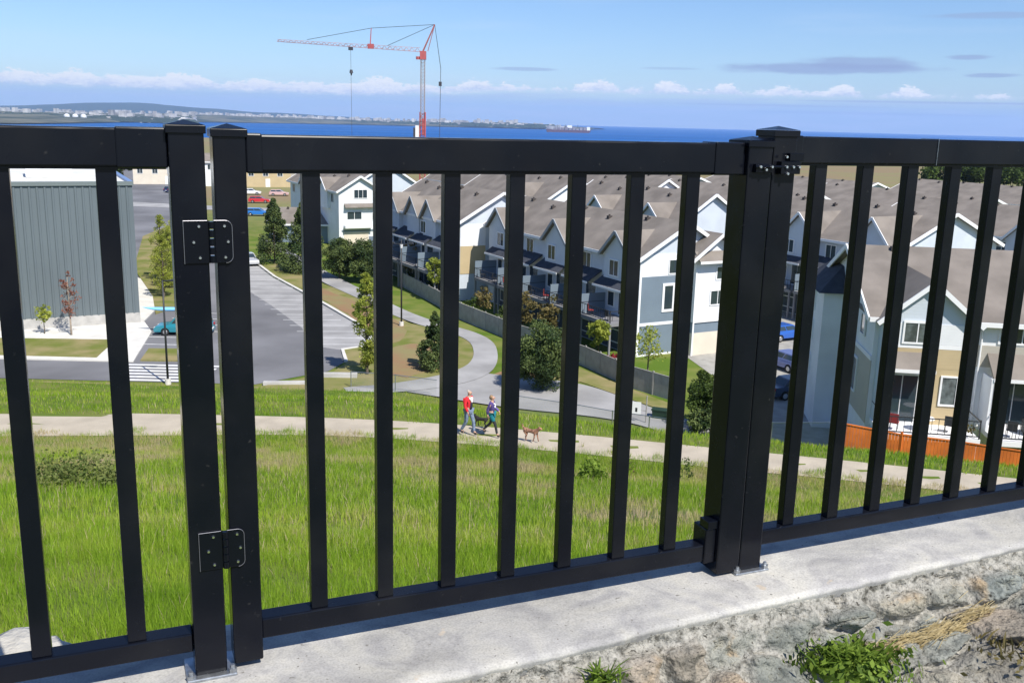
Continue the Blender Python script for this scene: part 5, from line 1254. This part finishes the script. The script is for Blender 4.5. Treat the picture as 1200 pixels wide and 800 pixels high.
# ------------------------------------------------------------------ air
hz = MB().box(-25500, 25500, -60, 27000, -120, 420).build('haze', bpy.data.materials.new('air'))
m = hz.data.materials[0]; m.use_nodes = True; nt = m.node_tree; nt.nodes.clear()
ho = nt.nodes.new('ShaderNodeOutputMaterial'); pv = nt.nodes.new('ShaderNodeVolumePrincipled')
pv.inputs['Color'].default_value = (.50,.70,1,1); pv.inputs['Density'].default_value = 4.0e-5
nt.links.new(pv.outputs[0], ho.inputs['Volume']); tag(hz, kind='stuff')

# ------------------------------------------------------------------ sky and sun
w = bpy.data.worlds.new('World'); S.world = w; w.use_nodes = True
nt = w.node_tree; N = nt.nodes; L = nt.links; bg = N['Background']
SUN_DIR = Vector((.60,-.80,0)).normalized(); EL = R(50)
sunv = Vector((SUN_DIR.x*math.cos(EL), SUN_DIR.y*math.cos(EL), math.sin(EL)))
sky = N.new('ShaderNodeTexSky'); sky.sky_type = 'NISHITA'; sky.sun_disc = False
sky.sun_elevation = EL; sky.sun_rotation = math.atan2(sunv.x, sunv.y)
sky.altitude = 60; sky.air_density = 1.0; sky.dust_density = .35; sky.ozone_density = 2.2
bg.inputs['Strength'].default_value = .08
def MATH(op, a, b=None, c=None):
    n = N.new('ShaderNodeMath'); n.operation = op
    for i, v in enumerate((a, b, c)):
        if v is None: continue
        if isinstance(v, (int, float)): n.inputs[i].default_value = v
        else: L.new(v, n.inputs[i])
    return n.outputs[0]
tc = N.new('ShaderNodeTexCoord'); sx = N.new('ShaderNodeSeparateXYZ'); L.new(tc.outputs['Generated'], sx.inputs[0])
az = MATH('MULTIPLY', MATH('ARCTAN2', sx.outputs['X'], sx.outputs['Y']), 57.2958)
el = MATH('MULTIPLY', MATH('ARCSINE', sx.outputs['Z']), 57.2958)
def cvec(sa, se, off=0.):
    c = N.new('ShaderNodeCombineXYZ'); L.new(MATH('MULTIPLY', az, sa), c.inputs[0]); L.new(MATH('MULTIPLY', el, se), c.inputs[1]); c.inputs[2].default_value = off; return c.outputs[0]
def NO(vec, det=6, rough=.55):
    n = N.new('ShaderNodeTexNoise'); n.inputs['Scale'].default_value = 1; n.inputs['Detail'].default_value = det; n.inputs['Roughness'].default_value = rough; L.new(vec, n.inputs['Vector']); return n.outputs['Fac']
def SS(v, a, b):
    n = N.new('ShaderNodeMapRange'); n.interpolation_type = 'SMOOTHSTEP'; n.inputs['From Min'].default_value = a; n.inputs['From Max'].default_value = b; L.new(v, n.inputs[0]); return n.outputs[0]
def MIX(fac, a, c):
    m = N.new('ShaderNodeMix'); m.data_type = 'RGBA'; L.new(fac, m.inputs[0])
    for s, v in ((6, a), (7, c)):
        if isinstance(v, tuple): m.inputs[s].default_value = (*v, 1)
        else: L.new(v, m.inputs[s])
    return m.outputs[2]
def BLOB(a0, e0, ra, re, n, amt=.8, soft=.35, gain=1.):
    """soft elliptical cloud at azimuth/elevation in degrees, its edge broken by noise"""
    d = MATH('ADD', MATH('POWER', MATH('DIVIDE', MATH('SUBTRACT', az, a0), ra), 2), MATH('POWER', MATH('DIVIDE', MATH('SUBTRACT', el, e0), re), 2))
    d = MATH('ADD', MATH('SQRT', d), MATH('MULTIPLY', MATH('SUBTRACT', n, .5), amt))
    return MATH('MULTIPLY', SS(d, 1.0+soft, 1.0-soft), gain)
hsv = N.new('ShaderNodeHueSaturation'); hsv.inputs['Saturation'].default_value = 1.05; L.new(sky.outputs[0], hsv.inputs['Color'])
tint = N.new('ShaderNodeMix'); tint.data_type = 'RGBA'; tint.blend_type = 'MULTIPLY'; tint.inputs[0].default_value = 1; L.new(hsv.outputs[0], tint.inputs[6]); tint.inputs[7].default_value = (.84,1.0,1.30,1)
n_c = NO(cvec(.9, 2.2, 3.)); n_f = NO(cvec(3.2, 7., 9.), 8, .6); n_s = NO(cvec(.22, 3.0, 5.), 6)
# low stratus veil along the horizon
veil_top = MATH('ADD', MATH('MULTIPLY', n_s, .9), 1.0)
veil = MATH('MULTIPLY', SS(MATH('SUBTRACT', el, veil_top), .35, -.35), SS(el, -1.0, .1))
col = MIX(MATH('MULTIPLY', veil, .62), tint.outputs[2], (3.2,4.8,7.5))
st2 = MATH('MULTIPLY', SS(n_s, .45, .62), SS(el, 2.6, .9))
col = MIX(MATH('MULTIPLY', st2, .35), col, (5.2,5.9,7.8))
# thin high haze streaks
hi = MATH('MULTIPLY', SS(NO(cvec(.08, .7, 1.), 5), .50, .75), .16); col = MIX(hi, col, (6.4,7.6,9.2))
# cumulus: noise against a band envelope, sharp upper edges, soft flat bases
n1_ = NO(cvec(.95, 2.4, 3.), 14, .62); n2_ = NO(cvec(4.2, 8.5, 8.), 8, .62)
left = SS(az, 2, -10)
ebase = MATH('ADD', 1.80, MATH('MULTIPLY', left, -.50))
lump = NO(cvec(.40, .02, 12.), 4, .5)
hgt = MATH('DIVIDE', MATH('SUBTRACT', el, ebase), .55)
topo = MATH('ADD', MATH('MULTIPLY', MATH('SUBTRACT', lump, .5), 3.2), MATH('ADD', MATH('MULTIPLY', left, .85), .08))
for a0, ra, am in ((-8.0,1.5,1.5),(-10.6,1.6,.6),(-5.8,1.2,.7),(-2.6,1.3,1.0),(-.9,1.2,.5),(4.7,1.1,1.1),(8.6,1.1,1.1),(6.6,1.2,.3),(11.8,1.0,.9),(14.9,1.4,.7),(18.0,1.2,.8),(21.3,.8,1.0),(-14,1.2,.5),(-19,1.3,.6),(-24,2.0,.6)):
    topo = MATH('MAXIMUM', topo, MATH('SUBTRACT', am, MATH('POWER', MATH('DIVIDE', MATH('SUBTRACT', az, a0), ra), 2)))
topo = MATH('MINIMUM', topo, 1.5)
puff = MATH('ADD', MATH('MULTIPLY', n1_, .60), MATH('MULTIPLY', n2_, .40))
dens = MATH('ADD', MATH('SUBTRACT', topo, hgt), MATH('MULTIPLY', MATH('SUBTRACT', puff, .5), 3.0))
dens = MATH('ADD', dens, .25)
body = MATH('MULTIPLY', MATH('MULTIPLY', SS(dens, .0, .28), SS(MATH('ADD', hgt, MATH('MULTIPLY', MATH('SUBTRACT', puff, .5), 1.4)), -.30, .25)), SS(topo, -.3, .25))
lit = SS(MATH('ADD', MATH('MULTIPLY', hgt, .7), MATH('MULTIPLY', MATH('SUBTRACT', puff, .5), 3.8)), -.55, .75)
ccol = MIX(lit, (5.3,6.1,8.0), (9.1,9.1,9.2))
col = MIX(MATH('MULTIPLY', body, .93), col, ccol)
# flat grey lens clouds
n_l = NO(cvec(.55, 2.6, 21.), 5)
for a0, e0, ra, re, g_ in ((16.8,3.25,5.0,.28,.8),(18.6,3.55,2.6,.33,.75),(25.6,5.9,3.4,.16,.5),(24.1,3.85,1.0,.12,.7),(25.2,2.95,1.2,.11,.7),(.3,2.95,1.6,.10,.55),(8.6,3.15,1.7,.07,.35),(22.8,1.55,7.5,.05,.5),(14.5,1.25,6,.06,.35),(20,.9,6,.08,.3)):
    col = MIX(BLOB(a0, e0, ra, re, n_l, 1.1, .35, g_), col, (2.9,3.7,5.9))
L.new(col, bg.inputs['Color'])
sl_ = bpy.data.lights.new('sun', 'SUN'); sl_.energy = 4.6; sl_.angle = R(.5); sl_.color = (1,.95,.87)
so = bpy.data.objects.new('sun', sl_); COL.objects.link(so); so.rotation_euler = (-sunv).to_track_quat('-Z', 'Y').to_euler()

S.render.engine = 'CYCLES'
S.view_settings.view_transform = 'Standard'; S.view_settings.look = 'None'; S.view_settings.gamma = 1
S.view_settings.exposure = .45
S.cycles.max_bounces = 8; S.cycles.transparent_max_bounces = 12; S.cycles.volume_bounces = 1
